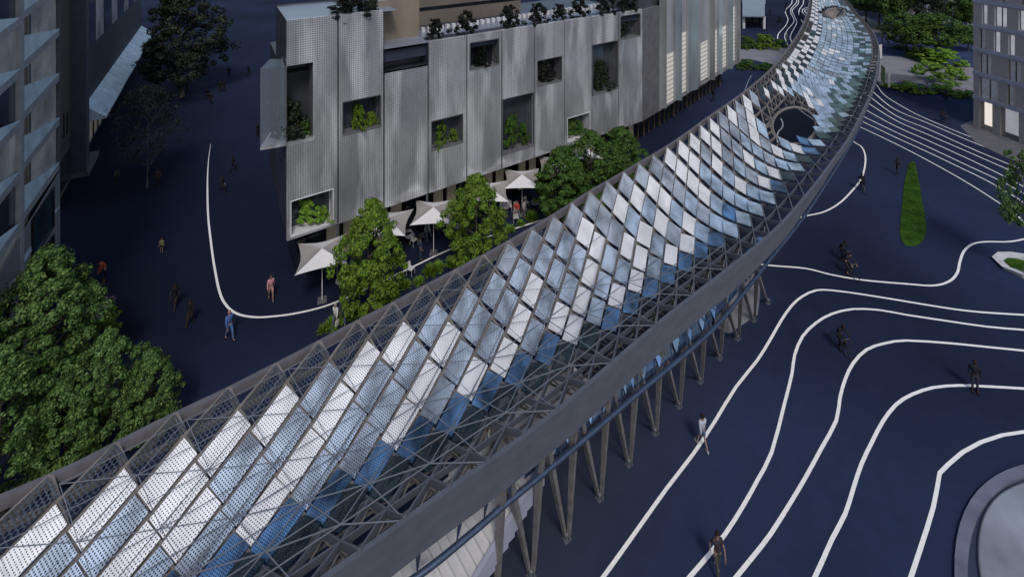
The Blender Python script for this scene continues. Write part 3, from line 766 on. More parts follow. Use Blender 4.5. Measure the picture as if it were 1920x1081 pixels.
b = MB(); b.face([fpos(tj[3] - .1, ZT_LO - .34, -2.6), fpos(tj[10], ZT_LO - .34, -2.4), fpos(tj[10], ZT_LO - .34, -7), fpos(tj[3] - .1, ZT_LO - .34, -5.4)]); b.build('roof_terrace', M['roofglass'], bld)
# taller corner block
b = MB(); A = fpos(0, 14, -.36); B_ = fpos(tj[1], 14, -.36); up = Vector((0, 0, ZT_HI - 14 - .25))
# left flank (runs back towards the north-west)
Fk = MB(); q0 = fpos(0, 0, 0); e = q0 + SD * 6.9
Fk.face([Vector((q0.x, q0.y, 4)), Vector((q0.x, q0.y, ZT_HI)), Vector((e.x, e.y, ZT_HI)), Vector((e.x, e.y, 4))]); Fk.face([Vector((e.x, e.y, 4)), Vector((e.x, e.y, ZT_HI)), Vector((e.x, e.y, ZT_HI)) + U * 8, Vector((e.x, e.y, 4)) + U * 8])
Fk.face([Vector((q0.x, q0.y, 4)), Vector((e.x, e.y, 4)), Vector((e.x, e.y, 4)) + U * 8, Vector((q0.x, q0.y, 4)) + U * 8])
Fk.build('side_wall', M['glossgrey'], bld)
Rf = MB(); a1 = Vector((q0.x, q0.y, ZT_HI - .12)); Rf.face([a1 + NRM * -.1, a1 + U * 8 + NRM * -.1, a1 + U * 8 + SD * 6.9, a1 + SD * 6.9])
Rf.build('roof', M['roofglass'], bld)
b = MB(); rr = a1 + U * 4.4 + Vector((0, 0, .02)); b.face([rr, rr + U * .7, rr + U * .7 + SD * 6.8, rr + SD * 6.8]); b.face([a1 + U * .1 + Vector((0, 0, .02)) - NRM * .15, a1 + U * 3.6 + Vector((0, 0, .02)) - NRM * .15, a1 + U * 3.6 + SD * 1.0 + Vector((0, 0, .02)), a1 + U * .1 + SD * .7 + Vector((0, 0, .02))]); b.build('roof_strip', M['glossgrey'], bld)
tt = fp(720)
b = MB(); P_ = fpos(tj[1] + .05, ZT_LO, -.4); Q_ = fpos(tt, ZT_LO, -.4); up = Vector((0, 0, ZT_HI - ZT_LO - .6)); b.hexa([P_, Q_, Q_ + BACK * 5, P_ + BACK * 5, P_ + up, Q_ + up, Q_ + BACK * 5 + up, P_ + BACK * 5 + up]); b.build('corner_block', M['meshdk'], bld)
# corner bay: a glass box hung round the west corner
za, zb = fz(587, 262) - .05, fz(560, 121)
b = MB(); oa = .02; c0 = fpos(0, za, 0)
bayL = G(487, 281, za); 
tb = fp(587)
k0 = c0 + SD * 3.4; W0 = k0 - U * 1.5
b.face([c0 - U * 0 , fpos(tb, za, 0), fpos(tb, za, -2.6), fpos(0, za, -2.6)])
b.face([fpos(0, za, -2.6), fpos(tb, za, -2.6), fpos(tb, zb, -2.6), fpos(0, zb, -2.6)])
b.face([fpos(tb, za, 0), fpos(tb, zb, 0), fpos(tb, zb, -2.6), fpos(tb, za, -2.6)])
b.build('corner_loggia', M['grey'], bld)
zc = 14.6
L0 = G(488, 282, za); L1 = fpos(fp(590), za, .12); L2 = fpos(fp(536), za, .02); 
fl = MB(); Lb_ = L0 + SD * 2.2
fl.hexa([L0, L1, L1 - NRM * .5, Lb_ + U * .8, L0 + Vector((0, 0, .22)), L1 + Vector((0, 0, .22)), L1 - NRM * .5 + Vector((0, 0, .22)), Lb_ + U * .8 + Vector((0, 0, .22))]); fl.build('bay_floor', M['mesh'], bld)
M['clear'] = mat('clear_bay_glass', (.20, .24, .30), .08, .0, alpha=.38)
gb = MB(); T = Vector((0, 0, zb - za - .25)); zv = Vector((0, 0, .23))
gb.face([L0 + zv, fpos(fp(536), za + .23, .05), fpos(fp(536), zb - .03, .05), L0 + zv + T]); gb.face([L0 + zv, L0 + zv + T, L0 + zv + T + SD * 2.2 + U * .8, L0 + zv + SD * 2.2 + U * .8])
gb.face([L0 + zv + T, fpos(fp(536), zb - .03, .05), fpos(fp(536), zb - .03, .05) + SD * 2.2, L0 + zv + T + SD * 2.2 + U * .8]); gb.build('bay_glass', M['clear'], bld)
# ground floor: glazing, fins, columns
t_end = tj[10]
b = MB(); b.face([fpos(.9, 0.02, -1.9), fpos(t_end, 0.02, -1.9), fpos(t_end, 4, -1.9), fpos(.9, 4, -1.9)]); b.face([fpos(.9, .02, -1.9), fpos(.9, 4, -1.9), fpos(.9, 4, -9), fpos(.9, .02, -9)]); b.build('shop_glazing', M['dkglass'], bld)
t = 1.6; k = 0; M['blind'] = mat('warm_blind', (.27, .235, .19), .7, var=.25, vscale=1, stretch=(3, 3, .4), emit=(1, .85, .65), estr=.03)
while t < t_end - .5:
    b = MB(); b.hexa([fpos(t, .02, -1.88), fpos(t + .1, .02, -1.88), fpos(t + .1, .02, -1.6), fpos(t, .02, -1.6), fpos(t, 3.98, -1.88), fpos(t + .1, 3.98, -1.88), fpos(t + .1, 3.98, -1.6), fpos(t, 3.98, -1.6)]); b.build('mullion', M['black'], bld)
    if k % 7 in (1, 2, 4, 5, 6) and not (t > 8 and t < 11):
        fpan = MB(); fpan.face([fpos(t + .12, .25, -1.84), fpos(t + 1.1, .25, -1.84), fpos(t + 1.1, 3.7, -1.84), fpos(t + .12, 3.7, -1.84)]); fpan.build('blind', M['blind'], bld)
    t += 1.25; k += 1
for px in (634, 803):
    c_ = fpos(fp(px), 0, -.25); b = MB(); b.tube([c_, c_ + Vector((0, 0, 4.0))], .08, 8); b.build('column', M['steel2'], bld)
b = MB(); b.face([fpos(0, 3.97, -.3), fpos(t_end, 3.97, -.3), fpos(t_end, 3.97, -9), fpos(.3, 3.97, -9)][::-1]); b.build('soffit', M['glossgrey'], bld)
# second range: folded metal and glass fins
Q0 = G(1205, 227, 4.0); Q1 = G(1383, 119, 4.0); V2 = (Q1 - Q0); LEN2 = V2.length; V2.normalize(); N2 = Vector((V2.y, -V2.x, 0))
def gpos(t, z, out=0.): return Vector((Q0.x + V2.x * t + N2.x * out, Q0.y + V2.y * t + N2.y * out, z))
gt = lambda px: onray(px, Q0, V2)
gz = lambda px, py: zat(py, gpos(gt(px), 0).y)
fin = empty('folded_facade_building', (Q0.x, Q0.y, 0), 'building with upright folded metal and glass fins and lit blinds over a black ground floor', 'building')
def gbox(b, t0, t1, z0, z1, o0, o1):
    b.hexa([gpos(t0, z0, o0), gpos(t1, z0, o0), gpos(t1, z0, o1), gpos(t0, z0, o1), gpos(t0, z1, o0), gpos(t1, z1, o0), gpos(t1, z1, o1), gpos(t0, z1, o1)])
b = MB(); gbox(b, .02, LEN2, 3.9, 17.5, -6, -.5); b.build('core', M['glossgrey'], fin)
b = MB(); gbox(b, 0.0, gt(1236), 4, 16.2, -.45, .0); b.build('facade_panel', M['grey'], fin)
b = MB(); b.face([gpos(.5, .02, -2.6), gpos(LEN2 + .5, .02, -2.6), gpos(LEN2 + .5, 3.9, -2.6), gpos(.5, 3.9, -2.6)]); b.build('shop_glazing', M['dkglass'], fin)
b = MB(); b.face([gpos(0, 3.88, 0), gpos(LEN2, 3.88, 0), gpos(LEN2, 3.88, -6), gpos(0, 3.88, -6)][::-1]); b.build('soffit', M['black'], fin)
for k in range(22):
    t = .8 + k * 1.33; b = MB(); gbox(b, t, t + .05, .02, 3.9, -2.58, -2.5 if k % 3 else -2.4); b.build('mullion', M['wood'], fin)
M['facet_a'] = mat('fin_glass_teal', (.24, .30, .34), .15, .3, var=.5, vscale=.22, stretch=(1, 1, .35))
M['facet_b'] = mat('fin_metal', (.33, .34, .38), .35, .25, var=.4, vscale=.25, stretch=(1, 1, .3))
M['facet_c'] = mat('fin_glass_green', (.24, .25, .26), .18, .3, var=.5, vscale=.2, stretch=(1, 1, .4))
blinds = [(1249,1261,100,192),(1272.5,1284.5,62,175),(1315,1325,78,149),(1334,1342.5,57,138),(1352,1359.5,50,127),(1368.5,1376,14,116),(1383.5,1392,10,118)]
last = gt(1236)
for i, (xa, xb, yt, yb) in enumerate(blinds):
    ta, tb_ = gt(xa - 1.5), min(gt(xb + 1.5), LEN2 + .35)
    z0, z1 = max(gz((xa + xb) / 2, yb), 4.3), gz((xa + xb) / 2, yt)
    zt_ = 17.0 + (i * 37 % 5) * .3
    b = MB(); mid = last + (ta - last) * .5
    zz0 = 4.25
    # a folded facet: two planes meeting in a ridge
    gr = .55 + .25 * (i % 2)
    ridge0, ridge1 = gpos(mid, zz0, gr), gpos(mid, zt_, gr)
    b.face([gpos(last, zz0, .02), ridge0, ridge1, gpos(last, zt_, .02)])
    b.build('glass_facet', M['facet_a'] if i % 3 else M['facet_c'], fin)
    b = MB(); b.face([ridge0, gpos(ta, zz0, .02), gpos(ta, zt_, .02), ridge1]); b.face([gpos(last, zt_, .02), ridge1, gpos(ta, zt_, .02), gpos(mid, zt_, -.5)]); b.face([gpos(last, zz0, .02), gpos(mid, zz0, -.4), gpos(ta, zz0, .02), ridge0])
    b.build('metal_facet', M['facet_b'], fin)
    b = MB(); b.face([gpos(ta, z0, .0), gpos(tb_, z0, .0), gpos(tb_, z1, .0), gpos(ta, z1, .0)]); o = b.build('lit_window', M['lit'], fin)
    lv = MB(); z = z0 + .4
    while z < z1 - .1: gbox(lv, ta, tb_, z, z + .045, .01, .035); z += .55
    o2 = lv.build('blind_slat', M['glossgrey'], o, loc=fin.location); 
    b = MB(); gbox(b, tb_, tb_ + .06, 4.2, zt_, .0, .3)
    if z1 < zt_ - .3: b.face([gpos(ta, z1, .02), gpos(tb_, z1, .02), gpos(tb_, zt_, .02), gpos(ta, zt_, .02)])
    if z0 > 4.6: b.face([gpos(ta, 4.2, .02), gpos(tb_, 4.2, .02), gpos(tb_, z0, .02), gpos(ta, z0, .02)])
    b.build('fin', M['facet_b'], fin); last = tb_ + .06
b = MB(); gbox(b, gt(1236), LEN2 + .4, 4.0, 4.24, -.4, .04); b.build('base_trim', M['facet_b'], fin)
# blocks rising behind the roof
def block(name, pts, z0, z1, m, label, top=None):
    e = empty(name, (pts[0][0], pts[0][1], 0), label, 'building'); b = MB(); n = len(pts)
    for i in range(n):
        a, c = pts[i], pts[(i + 1) % n]; b.face([Vector((a[0], a[1], z0)), Vector((c[0], c[1], z0)), Vector((c[0], c[1], z1)), Vector((a[0], a[1], z1))])
    b.build('wall', m, e); b = MB(); b.face([Vector((p[0], p[1], z1)) for p in pts]); b.build('roof', top or m, e); return e
M['tan'] = mat('tan_render', (.185, .155, .125), .7, var=.35, vscale=.25, stretch=(1, 1, .5))
M['tan2'] = mat('dull_tan_render', (.115, .098, .085), .7, var=.3, vscale=.3)
A = fpos(fp(724), 0, -2.0); B_ = A + U * 3.5
e_ = block('penthouse', [A, A + U * 3.55, A + U * 3.55 + BACK * 2.6, A + BACK * 2.6], ZT_LO - .9, 19.7, M['tan'], 'small tan rooftop box behind the corner of the pierced metal building', M['roofglass'])
A = fpos(fp(770), 0, -7.2)
e_ = block('rear_block', [A, A + U * 15.5, A + U * 15.5 + BACK * 8, A + BACK * 8], 0, 19.6, M['tan2'], 'long brown block with dark window bands standing behind the metal clad building', M['grey'])
b = MB()
for z in (17.4, 18.9): b.face([A + NRM * .03 + Vector((0, 0, z)), A + U * 15.4 + NRM * .03 + Vector((0, 0, z)), A + U * 15.4 + NRM * .03 + Vector((0, 0, z + .35)), A + NRM * .03 + Vector((0, 0, z + .35))])
b.build('window_band', M['dkglass'], e_)

# ================================================================ the building with triangular fins, far left
WD = Vector((-.521, .854, 0))                                   # its street front runs this way
A0 = G(113, 534, 0); WN = Vector((.854, .521, 0))
def lpos(s, z, out=0.): return Vector((A0.x + WD.x * s + WN.x * out, A0.y + WD.y * s + WN.y * out, z))
def ls(px): return onray(px, A0, WD)
def lz(px, py): return zat(py, lpos(ls(px), 0).y)
lb = empty('fin_facade_building', (A0.x, A0.y, 0), 'tall grey building with glazed storeys split by blue triangular fins, at the left edge', 'building')
def L_(px, py, out=0.): return lpos(ls(px), lz(px, py), out)
b = MB(); b.face([lpos(0, 0, -.35), lpos(0, 27, -.35), lpos(-14, 27, -.35), lpos(-14, 0, -.35)]); b.build('wall', M['lgrey'], lb)
b = MB(); b.face([lpos(0, 0, .0), lpos(0, 0, -9), lpos(0, 27, -9), lpos(0, 27, 0)]); b.build('end_wall', M['grey'], lb)
M['sky1'] = mat('cloud_reflecting_glass', (.14, .15, .17), .1, .15, var=.6, vscale=.30, vcol=(.9, .84, .78), emit=(.75, .8, .9), estr=.02)  # cloud reflections painted as tone; faint glow added where sun misses the glass
M['finblue'] = mat('pale_blue_fin', (.62, .72, .82), .5, .2, var=.2, vscale=.8)
M['band'] = mat('grey_band', (.33, .33, .36), .6, var=.15, vscale=1.5)
sp_ = 83.0
for k in range(-2, 4):
    yA = 139 + k * sp_                     # sill band at px x=112
    def yy(px, off=0): return yA + off + (112 - px) * (1.02 + .17 * k) if True else 0
    # right strip of glazing x 44..112
    tl, tr = yy(44, -75 + 18), yy(112, -75 + 6)
    b = MB(); b.face([L_(44, yy(44, 0), -.2), L_(112, yy(112, 0), -.2), L_(112, yy(112, -83), -.2), L_(44, yy(44, -83), -.2)]); w_ = b.build('window', M['sky1'] if k < 3 else M['glassb'], lb)
    b = MB(); b.face([L_(44, yy(44, 18), -.02), L_(112, yy(112, 12), -.02), L_(112, yy(112, -2), -.02), L_(44, yy(44, 0), -.02)]); b.face([L_(44, yy(44, 0), -.02), L_(112, yy(112, -2), -.02), L_(112, yy(112, -2), -.3), L_(44, yy(44, 0), -.3)]); b.build('sill_band', M['band'], lb)
    b = MB(); a_, c_, d_ = L_(112, yy(112, -2), .02), L_(44, yy(44, 2), .02), L_(44, yy(44, -46), -.1)
    b.face([c_, a_, d_]); b.face([c_, d_, L_(44, yy(44, 2), -.3)]); b.build('triangular_fin', M['finblue'], lb)
    b = MB(); x0, x1 = 59, 62; b.face([L_(x0, yy(x0, 0), -.1), L_(x1, yy(x1, 0), -.1), L_(x1, yy(x1, -83), -.1), L_(x0, yy(x0, -83), -.1)]); b.build('mullion', M['black'], lb)
    b = MB(); x0, x1 = 45, 58; b.face([L_(x0, yy(x0, 0), -.12), L_(x1, yy(x1, 0), -.12), L_(x1, yy(x1, -83), -.12), L_(x0, yy(x0, -83), -.12)]); b.build('curtain', M['wood'], lb)
    # left strip x -60..40
    off = 12
    b = MB(); b.face([L_(-60, yy(-60, off), -.2), L_(38, yy(38, off), -.2), L_(38, yy(38, off - 83), -.2), L_(-60, yy(-60, off - 83), -.2)]); b.build('window', M['sky1'] if k % 2 else M['glassb'], lb)
    b = MB(); b.face([L_(-60, yy(-60, off + 22), -.02), L_(38, yy(38, off + 14), -.02), L_(38, yy(38, off - 2), -.02), L_(-60, yy(-60, off), -.02)]); b.build('sill_band', M['band'], lb)
    b = MB(); a_, c_, d_ = L_(38, yy(38, off - 2), .02), L_(-60, yy(-60, off + 2), .02), L_(-60, yy(-60, off - 60), -.1); b.face([c_, a_, d_]); b.build('triangular_fin', M['finblue'], lb)
b = MB(); b.hexa([lpos(ls(38), 0, -.3), lpos(ls(44), 0, -.3), lpos(ls(44), 0, .04), lpos(ls(38), 0, .04), lpos(ls(38), 27, -.3), lpos(ls(44), 27, -.3), lpos(ls(44), 27, .04), lpos(ls(38), 27, .04)]); b.build('pier', M['band'], lb)
# lower solid part with two slanting windows
b = MB(); b.face([L_(-60, 640, -.01), L_(-60, 760, -.01), L_(113, 534, -.01), L_(113, 318, -.01), L_(44, 432, -.01)]); b.build('lower_wall', M['lgrey'], lb)
for quad in ([(59,413),(99,352),(99,424),(59,490)], [(62,497),(99,440),(99,520),(62,560)], [(-20,575),(14,562),(14,640),(-20,690)]):
    b = MB(); b.face([L_(x, y, .02) for x, y in quad][::-1]); o = b.build('window', M['glassg'], lb)
    f_ = MB(); Q = [L_(x, y, .05) for x, y in quad]
    for i in range(4): f_.bar(Q[i], Q[(i + 1) % 4], .09, .09, WN)
    f_.build('frame', M['black'], o, loc=lb.location)
# ================================================================ the dark brick building beyond it
B0 = G(113, 372, 0)
def bpos(s, z, out=0.): return Vector((B0.x + WD.x * s + WN.x * out, B0.y + WD.y * s + WN.y * out, z))
bs = lambda px: onray(px, B0, WD)
bz = lambda px, py: zat(py, bpos(bs(px), 0).y)
M['brick'] = mat('dark_brick', (.085, .07, .062), .85, var=.3, vscale=8)
M['slate'] = mat('slate_pier', (.055, .062, .085), .6, var=.2, vscale=1)
bb = empty('brick_pier_building', (B0.x, B0.y, 0), 'dark building of brick piers and slate fins beside the glass fronted shop', 'building')
def sbox(parent, name, m, s0, s1, z0, z1, o0, o1, P=bpos):
    b = MB(); b.hexa([P(s0, z0, o0), P(s1, z0, o0), P(s1, z0, o1), P(s0, z0, o1), P(s0, z1, o0), P(s1, z1, o0), P(s1, z1, o1), P(s0, z1, o1)]); return b.build(name, m, parent)
s133 = bs(133); s168 = bs(168)
sbox(bb, 'wall', M['brick'], -3, s133, 0, 27, -.6, 0); 
zs = bz(120, 262)
for (a_, c_, zz0, zz1) in ((bs(118), bs(121), bz(118, 262), bz(118, 215)), (bs(124), bs(127), bz(124, 255), bz(124, 212))): sbox(bb, 'slot_window', M['black'], a_, c_, zz0, zz1, 0, .02)
b = MB(); b.face([bpos(-2.5, bz(113, 285) - .15, .04), bpos(s133, bz(133, 253) - .15, .04), bpos(s133, bz(133, 253) + .2, .04), bpos(-2.5, bz(113, 285) + .2, .04)]); b.build('ledge', M['slate'], bb)
b = MB(); b.face([bpos(-1.5, .5, .03), bpos(s133 - .3, .5, .03), bpos(s133 - .3, 3.4, .03), bpos(-1.5, 3.4, .03)]); b.build('window', M['glassb'], bb)
sbox(bb, 'plinth', M['grey'], s133, s133 + 5.2, 0, .5, -.5, 1.35)
for i, (oo, mm) in enumerate(((1.15, 'slate'), (.95, 'slate'), (.7, 'brick'), (.5, 'slate'))):
    sbox(bb, 'slate_fin', M[mm], s133 + .05 + i * 1.3, s133 + 1.3 + i * 1.3, .5, 27, -.5, oo)
# the glass fronted shop further on
sh0 = s133 + 5.4
C0 = bpos(sh0, 0, 0)
gl = empty('glass_shop_building', (C0.x, C0.y, 0), 'glass fronted building with a long pale awning over lit shop windows, behind the dark tree', 'building')
sbox(gl, 'wall', mat('navy_cladding', (.06, .064, .08), .5, var=.2, vscale=.5), sh0, sh0 + 46, 5.2, 30, -.6, 0)
b = MB(); b.face([bpos(sh0, 0.02, -.2), bpos(sh0 + 46, .02, -.2), bpos(sh0 + 46, 5.2, -.2), bpos(sh0, 5.2, -.2)]); b.build('shop_window', M['sky1'], gl)
M['lit2'] = mat('dim_lit_shop', (.22, .2, .18), .5, emit=(1, .9, .75), estr=.05, var=.5, vscale=.6)
for k in range(18):
    s0 = sh0 + .4 + k * 2.5
    b = MB(); b.face([bpos(s0, .4, -.15), bpos(s0 + 2.2, .4, -.15), bpos(s0 + 2.2, 3.5, -.15), bpos(s0, 3.5, -.15)]); b.build('shop_pane', M['lit2'] if k % 4 else M['glassb'], gl)
    sbox(gl, 'mullion', M['black'], s0 - .2, s0 - .1, .1, 3.9, -.15, -.02)
b = MB(); 
for k in range(23):
    s0 = sh0 + k * 2; b.face([bpos(s0 + .02, 5.6, .02), bpos(s0 + 1.98, 5.6, .02), bpos(s0 + 1.98, 4.0, 1.9), bpos(s0 + .02, 4.0, 1.9)][::-1])
b.face([bpos(sh0, 4, 1.9), bpos(sh0 + 46, 4, 1.9), bpos(sh0 + 46, 3.85, 1.9), bpos(sh0, 3.85, 1.9)]); b.face([bpos(sh0, 5.6, 0), bpos(sh0, 4, 1.9), bpos(sh0, 3.85, 1.9), bpos(sh0, 3.85, 0)])
b.build('awning', M['finblue'], gl)
for k in range(9): 
    s0 = sh0 + 1 + k * 5; b = MB(); b.face([bpos(s0, 11.5, .03), bpos(s0 + 4.4, 11.5, .03), bpos(s0 + 4.4, 16.5, .03), bpos(s0, 16.5, .03)]); b.build('window', M['sky1'] if k % 2 else M['glassg'], gl)
# ================================================================ stone building at the right edge
RD = Vector((.224, -.975, 0)); RN = Vector((-.975, -.224, 0)); R0 = G(1825, 236, 0)
def rpos(s, z, out=0.): return Vector((R0.x + RD.x * s + RN.x * out, R0.y + RD.y * s + RN.y * out, z))
rs = lambda px: onray(px, R0, RD)
rz = lambda px, py: zat(py, rpos(rs(px), 0).y)
M['rstone'] = mat('ribbed_stone', (.28, .26, .27), .8, var=.2, vscale=5, stretch=(1, 1, 3))
M['rband'] = mat('blue_grey_band', (.27, .28, .37), .6, var=.12, vscale=1)
rb = empty('stone_office_building', (R0.x, R0.y, 0), 'stone fronted office block with narrow black framed windows and a lit ground floor, right edge', 'building')
K = 4.007
rw = [(245,35,285,190,1),(340,50,432,215,1),(520,78,600,245,1),(228,215,270,375,0),(335,235,382,400,1),(443,260,492,425,1),(228,398,316,568,0),(440,450,538,630,0),(226,575,364,768,0),(436,635,486,805,0),(300,-90,345,12,0),(400,-60,440,28,0),(540,-40,600,48,0)]
base_z = rz(1826, 184)
fl_h = (rz(1826, 49) - base_z) / 3
floors = [base_z + i * fl_h for i in range(0, 6)]
wl = []
for x0, y0, x1, y1, lit in rw:
    a_, c_ = rs(1780 + x0 / K), rs(1780 + x1 / K); wl.append((a_, rz(1780 + x0 / K, y1 / K - (x1 - x0) / K * .22), c_, rz(1780 + x0 / K, y0 / K), lit))
b = MB(); s1 = 9.0; zt = floors[-1]
ct = sorted({0, s1, *[w[0] for w in wl], *[min(s1, w[2]) for w in wl]}); cz = sorted({base_z, zt, *[w[1] for w in wl], *[min(zt, w[3]) for w in wl]})
for a_, c_ in zip(ct, ct[1:]):
    for e_, f_ in zip(cz, cz[1:]):
        if any(w[0] - 1e-6 < (a_ + c_) / 2 < w[2] and w[1] < (e_ + f_) / 2 < w[3] for w in wl): continue
        b.face([rpos(a_, e_), rpos(c_, e_), rpos(c_, f_), rpos(a_, f_)])
b.face([rpos(0, base_z, 0), rpos(0, zt, 0), rpos(0, zt, -12), rpos(0, base_z, -12)]); b.face([rpos(0, zt), rpos(s1, zt), rpos(s1, zt, -12), rpos(0, zt, -12)]); b.face([rpos(0, base_z, 0), rpos(0, base_z, -12), rpos(s1, base_z, -12), rpos(s1, base_z, 0)])
b.build('wall', M['rstone'], rb)
for z in floors: sbox(rb, 'floor_band', M['rband'], -.05, s1, z - .02, z + .42, -.1, .07, rpos)
for a_, z0, c_, z1, lit in wl:
    b = MB(); b.face([rpos(a_, z0, -.35), rpos(c_, z0, -.35), rpos(c_, z1, -.35), rpos(a_, z1, -.35)])
    # reveals
    b2 = MB()
    for q_ in ([rpos(a_, z0, 0), rpos(a_, z1, 0), rpos(a_, z1, -.35), rpos(a_, z0, -.35)], [rpos(c_, z0, 0), rpos(c_, z0, -.35), rpos(c_, z1, -.35), rpos(c_, z1, 0)], [rpos(a_, z0, 0), rpos(a_, z0, -.35), rpos(c_, z0, -.35), rpos(c_, z0, 0)], [rpos(a_, z1, 0), rpos(c_, z1, 0), rpos(c_, z1, -.35), rpos(a_, z1, -.35)]): b2.face(q_)
    o = b.build('window', M['litw'] if lit else M['semi'], rb); b2.build('reveal', M['white'] if lit else M['rstone'], o, loc=rb.location)
    fr = MB(); Q = [rpos(a_, z0, -.3), rpos(c_, z0, -.3), rpos(c_, z1, -.3), rpos(a_, z1, -.3)]
    for i in range(4): fr.bar(Q[i], Q[(i + 1) % 4], .07, .07, RN)
    if c_ - a_ > 1.0: mid = (Q[0] + Q[1]) / 2; fr.bar(mid, (Q[2] + Q[3]) / 2, .08, .08, RN)
    fr.build('frame', M['black'], o, loc=rb.location)
for (x0, x1) in ((1825, 1836), (1860.5, 1875), (1910, 1930)): sbox(rb, 'pillar', M['rstone'], rs(x0), rs(x1), 0, base_z, -.9, 0, rpos)
b = MB(); b.face([rpos(0, 0.02, -1.6), rpos(s1, .02, -1.6), rpos(s1, base_z, -1.6), rpos(0, base_z, -1.6)]); b.build('shop_wall', M['rstone'], rb)
ro = lambda px: onray(px, R0 - RN * 1.55, RD)
d0, d1, d2, d3 = ro(1841), ro(1862), ro(1882), ro(1912)
b = MB(); b.face([rpos(d0, .15, -1.55), rpos(d1, .15, -1.55), rpos(d1, base_z - .1, -1.55), rpos(d0, base_z - .1, -1.55)]); b.build('lit_doorway', mat('glowing_shop', (.7, .65, .6), .5, emit=(1, .9, .82), estr=.75), rb)
b = MB(); b.face([rpos(d2, .15, -1.55), rpos(d3, .15, -1.55), rpos(d3, base_z - .1, -1.55), rpos(d2, base_z - .1, -1.55)]); o = b.build('shop_window', M['litw'], rb)
# lit block far behind at the top right
e_ = empty('distant_office', (G(1745, -8, 0).x, G(1745, -8, 0).y, 0), 'distant pale office with a row of lit upright windows behind the street trees', 'building')
D0, D1 = G(1735, 10, 0), G(1775, 45, 0); dd = (D1 - D0); dl = dd.length; dd.normalize(); dn = Vector((dd.y, -dd.x, 0))
if dn.y > 0: dn = -dn
b = MB(); b.hexa([D0 - dd * 8, D1, D1 - dn * 8, D0 - dd * 8 - dn * 8] + [p + Vector((0, 0, 11)) for p in (D0 - dd * 8, D1, D1 - dn * 8, D0 - dd * 8 - dn * 8)]); b.build('wall', M['rband'], e_)
for k in range(9):
    s0 = dl - .8 - k * 1.6; b = MB(); b.face([D0 + dd * s0 + dn * .05 + Vector((0, 0, z)) if False else (D0 + dd * (s0 + w_) + dn * .05 + Vector((0, 0, z))) for w_, z in ((0, 3.2), (.75, 3.2), (.75, 6.4), (0, 6.4))]); b.build('window', M['lit'], e_)
# glass pavilion top, left of the far canopy
pv = [G(1392, 32, 3), G(1434, 33, 3), G(1434, -12, 3), G(1392, -12, 3)]
e_ = empty('glass_pavilion', (pv[0].x, pv[0].y, 0), 'low pavilion with a frosted glass roof beside the far end of the canopy', 'pavilion')
b = MB(); b.hexa([*pv, *[p + Vector((0, 0, .3)) for p in pv]]); b.build('roof', M['roofglass'], e_)
b = MB()
for i in range(4):
    a_, c_ = pv[i] * 1, pv[(i + 1) % 4] * 1; a_.z = c_.z = 0; ce = (pv[0] + pv[2]) / 2; ce.z = 0; a_ = ce + (a_ - ce) * .85; c_ = ce + (c_ - ce) * .85
    b.face([a_, c_, c_ + Vector((0, 0, 3)), a_ + Vector((0, 0, 3))])
b.build('glass_wall', M['dkglass'], e_)
for i in range(4): b = MB(); c_ = Vector((pv[i].x, pv[i].y, 0)) + (Vector(((pv[0].x + pv[2].x) / 2, (pv[0].y + pv[2].y) / 2, 0)) - Vector((pv[i].x, pv[i].y, 0))) * .08; b.box(c_, .5, .5, 3.0); b.build('column', M['white'], e_)
# ================================================================ trees and shrubs
def crown_mesh(name, seed, n_clump, per, leaf, prof, lobes=1.0, size=.5, z0=.18, hollow=.5):
    """leaf clumps spread through a unit-height crown; prof(h) gives the radius (0..1) at relative height h"""
    R = random.Random(seed); V = []; Fs = []
    ph = [R.uniform(0, 6.28) for _ in range(4)]
    for k in range(n_clump):
        h = R.random() ** .9; a = R.uniform(0, 2 * PI)
        lob = 1 + lobes * (.16 * math.sin(3 * a + ph[0] + 5 * h) + .12 * math.sin(5 * a + ph[1] - 9 * h) + .10 * math.sin(11 * h + ph[2]))
        rr = prof(h) * lob * (hollow + (1 - hollow) * R.random() ** .5)
        c = Vector((rr * math.cos(a), rr * math.sin(a), z0 + (1 - z0) * h)); s_ = size * R.uniform(.55, 1.25) * (.55 + .6 * prof(h))
        outd = Vector((math.cos(a), math.sin(a), .5)).normalized()
        for _ in range(per):
            d = Vector((R.gauss(0, 1), R.gauss(0, 1), R.gauss(0, 1))).normalized()
            p = c + Vector((d.x * s_, d.y * s_, d.z * s_ * .72)) * (.55 + .45 * R.random())
            nn = (d + outd * .4 + Vector((R.gauss(0, .5), R.gauss(0, .5), R.gauss(0, .5) + .35))).normalized()
            t = nn.cross(Vector((R.gauss(0, 1), R.gauss(0, 1), R.gauss(0, 1)))).normalized(); u = nn.cross(t)
            l_ = leaf * R.uniform(.6, 1.25); k0 = len(V)
            for q in (t * l_, u * l_ * .55, -t * l_ * .8, -u * l_ * .55):
                V.append((p.x + q.x, p.y + q.y, p.z + q.z * .85))
            Fs.append((k0, k0 + 1, k0 + 2, k0 + 3))
    me = bpy.data.meshes.new(name); me.from_pydata(V, [], Fs); me.materials.append(L['forest']); me.update(); return me
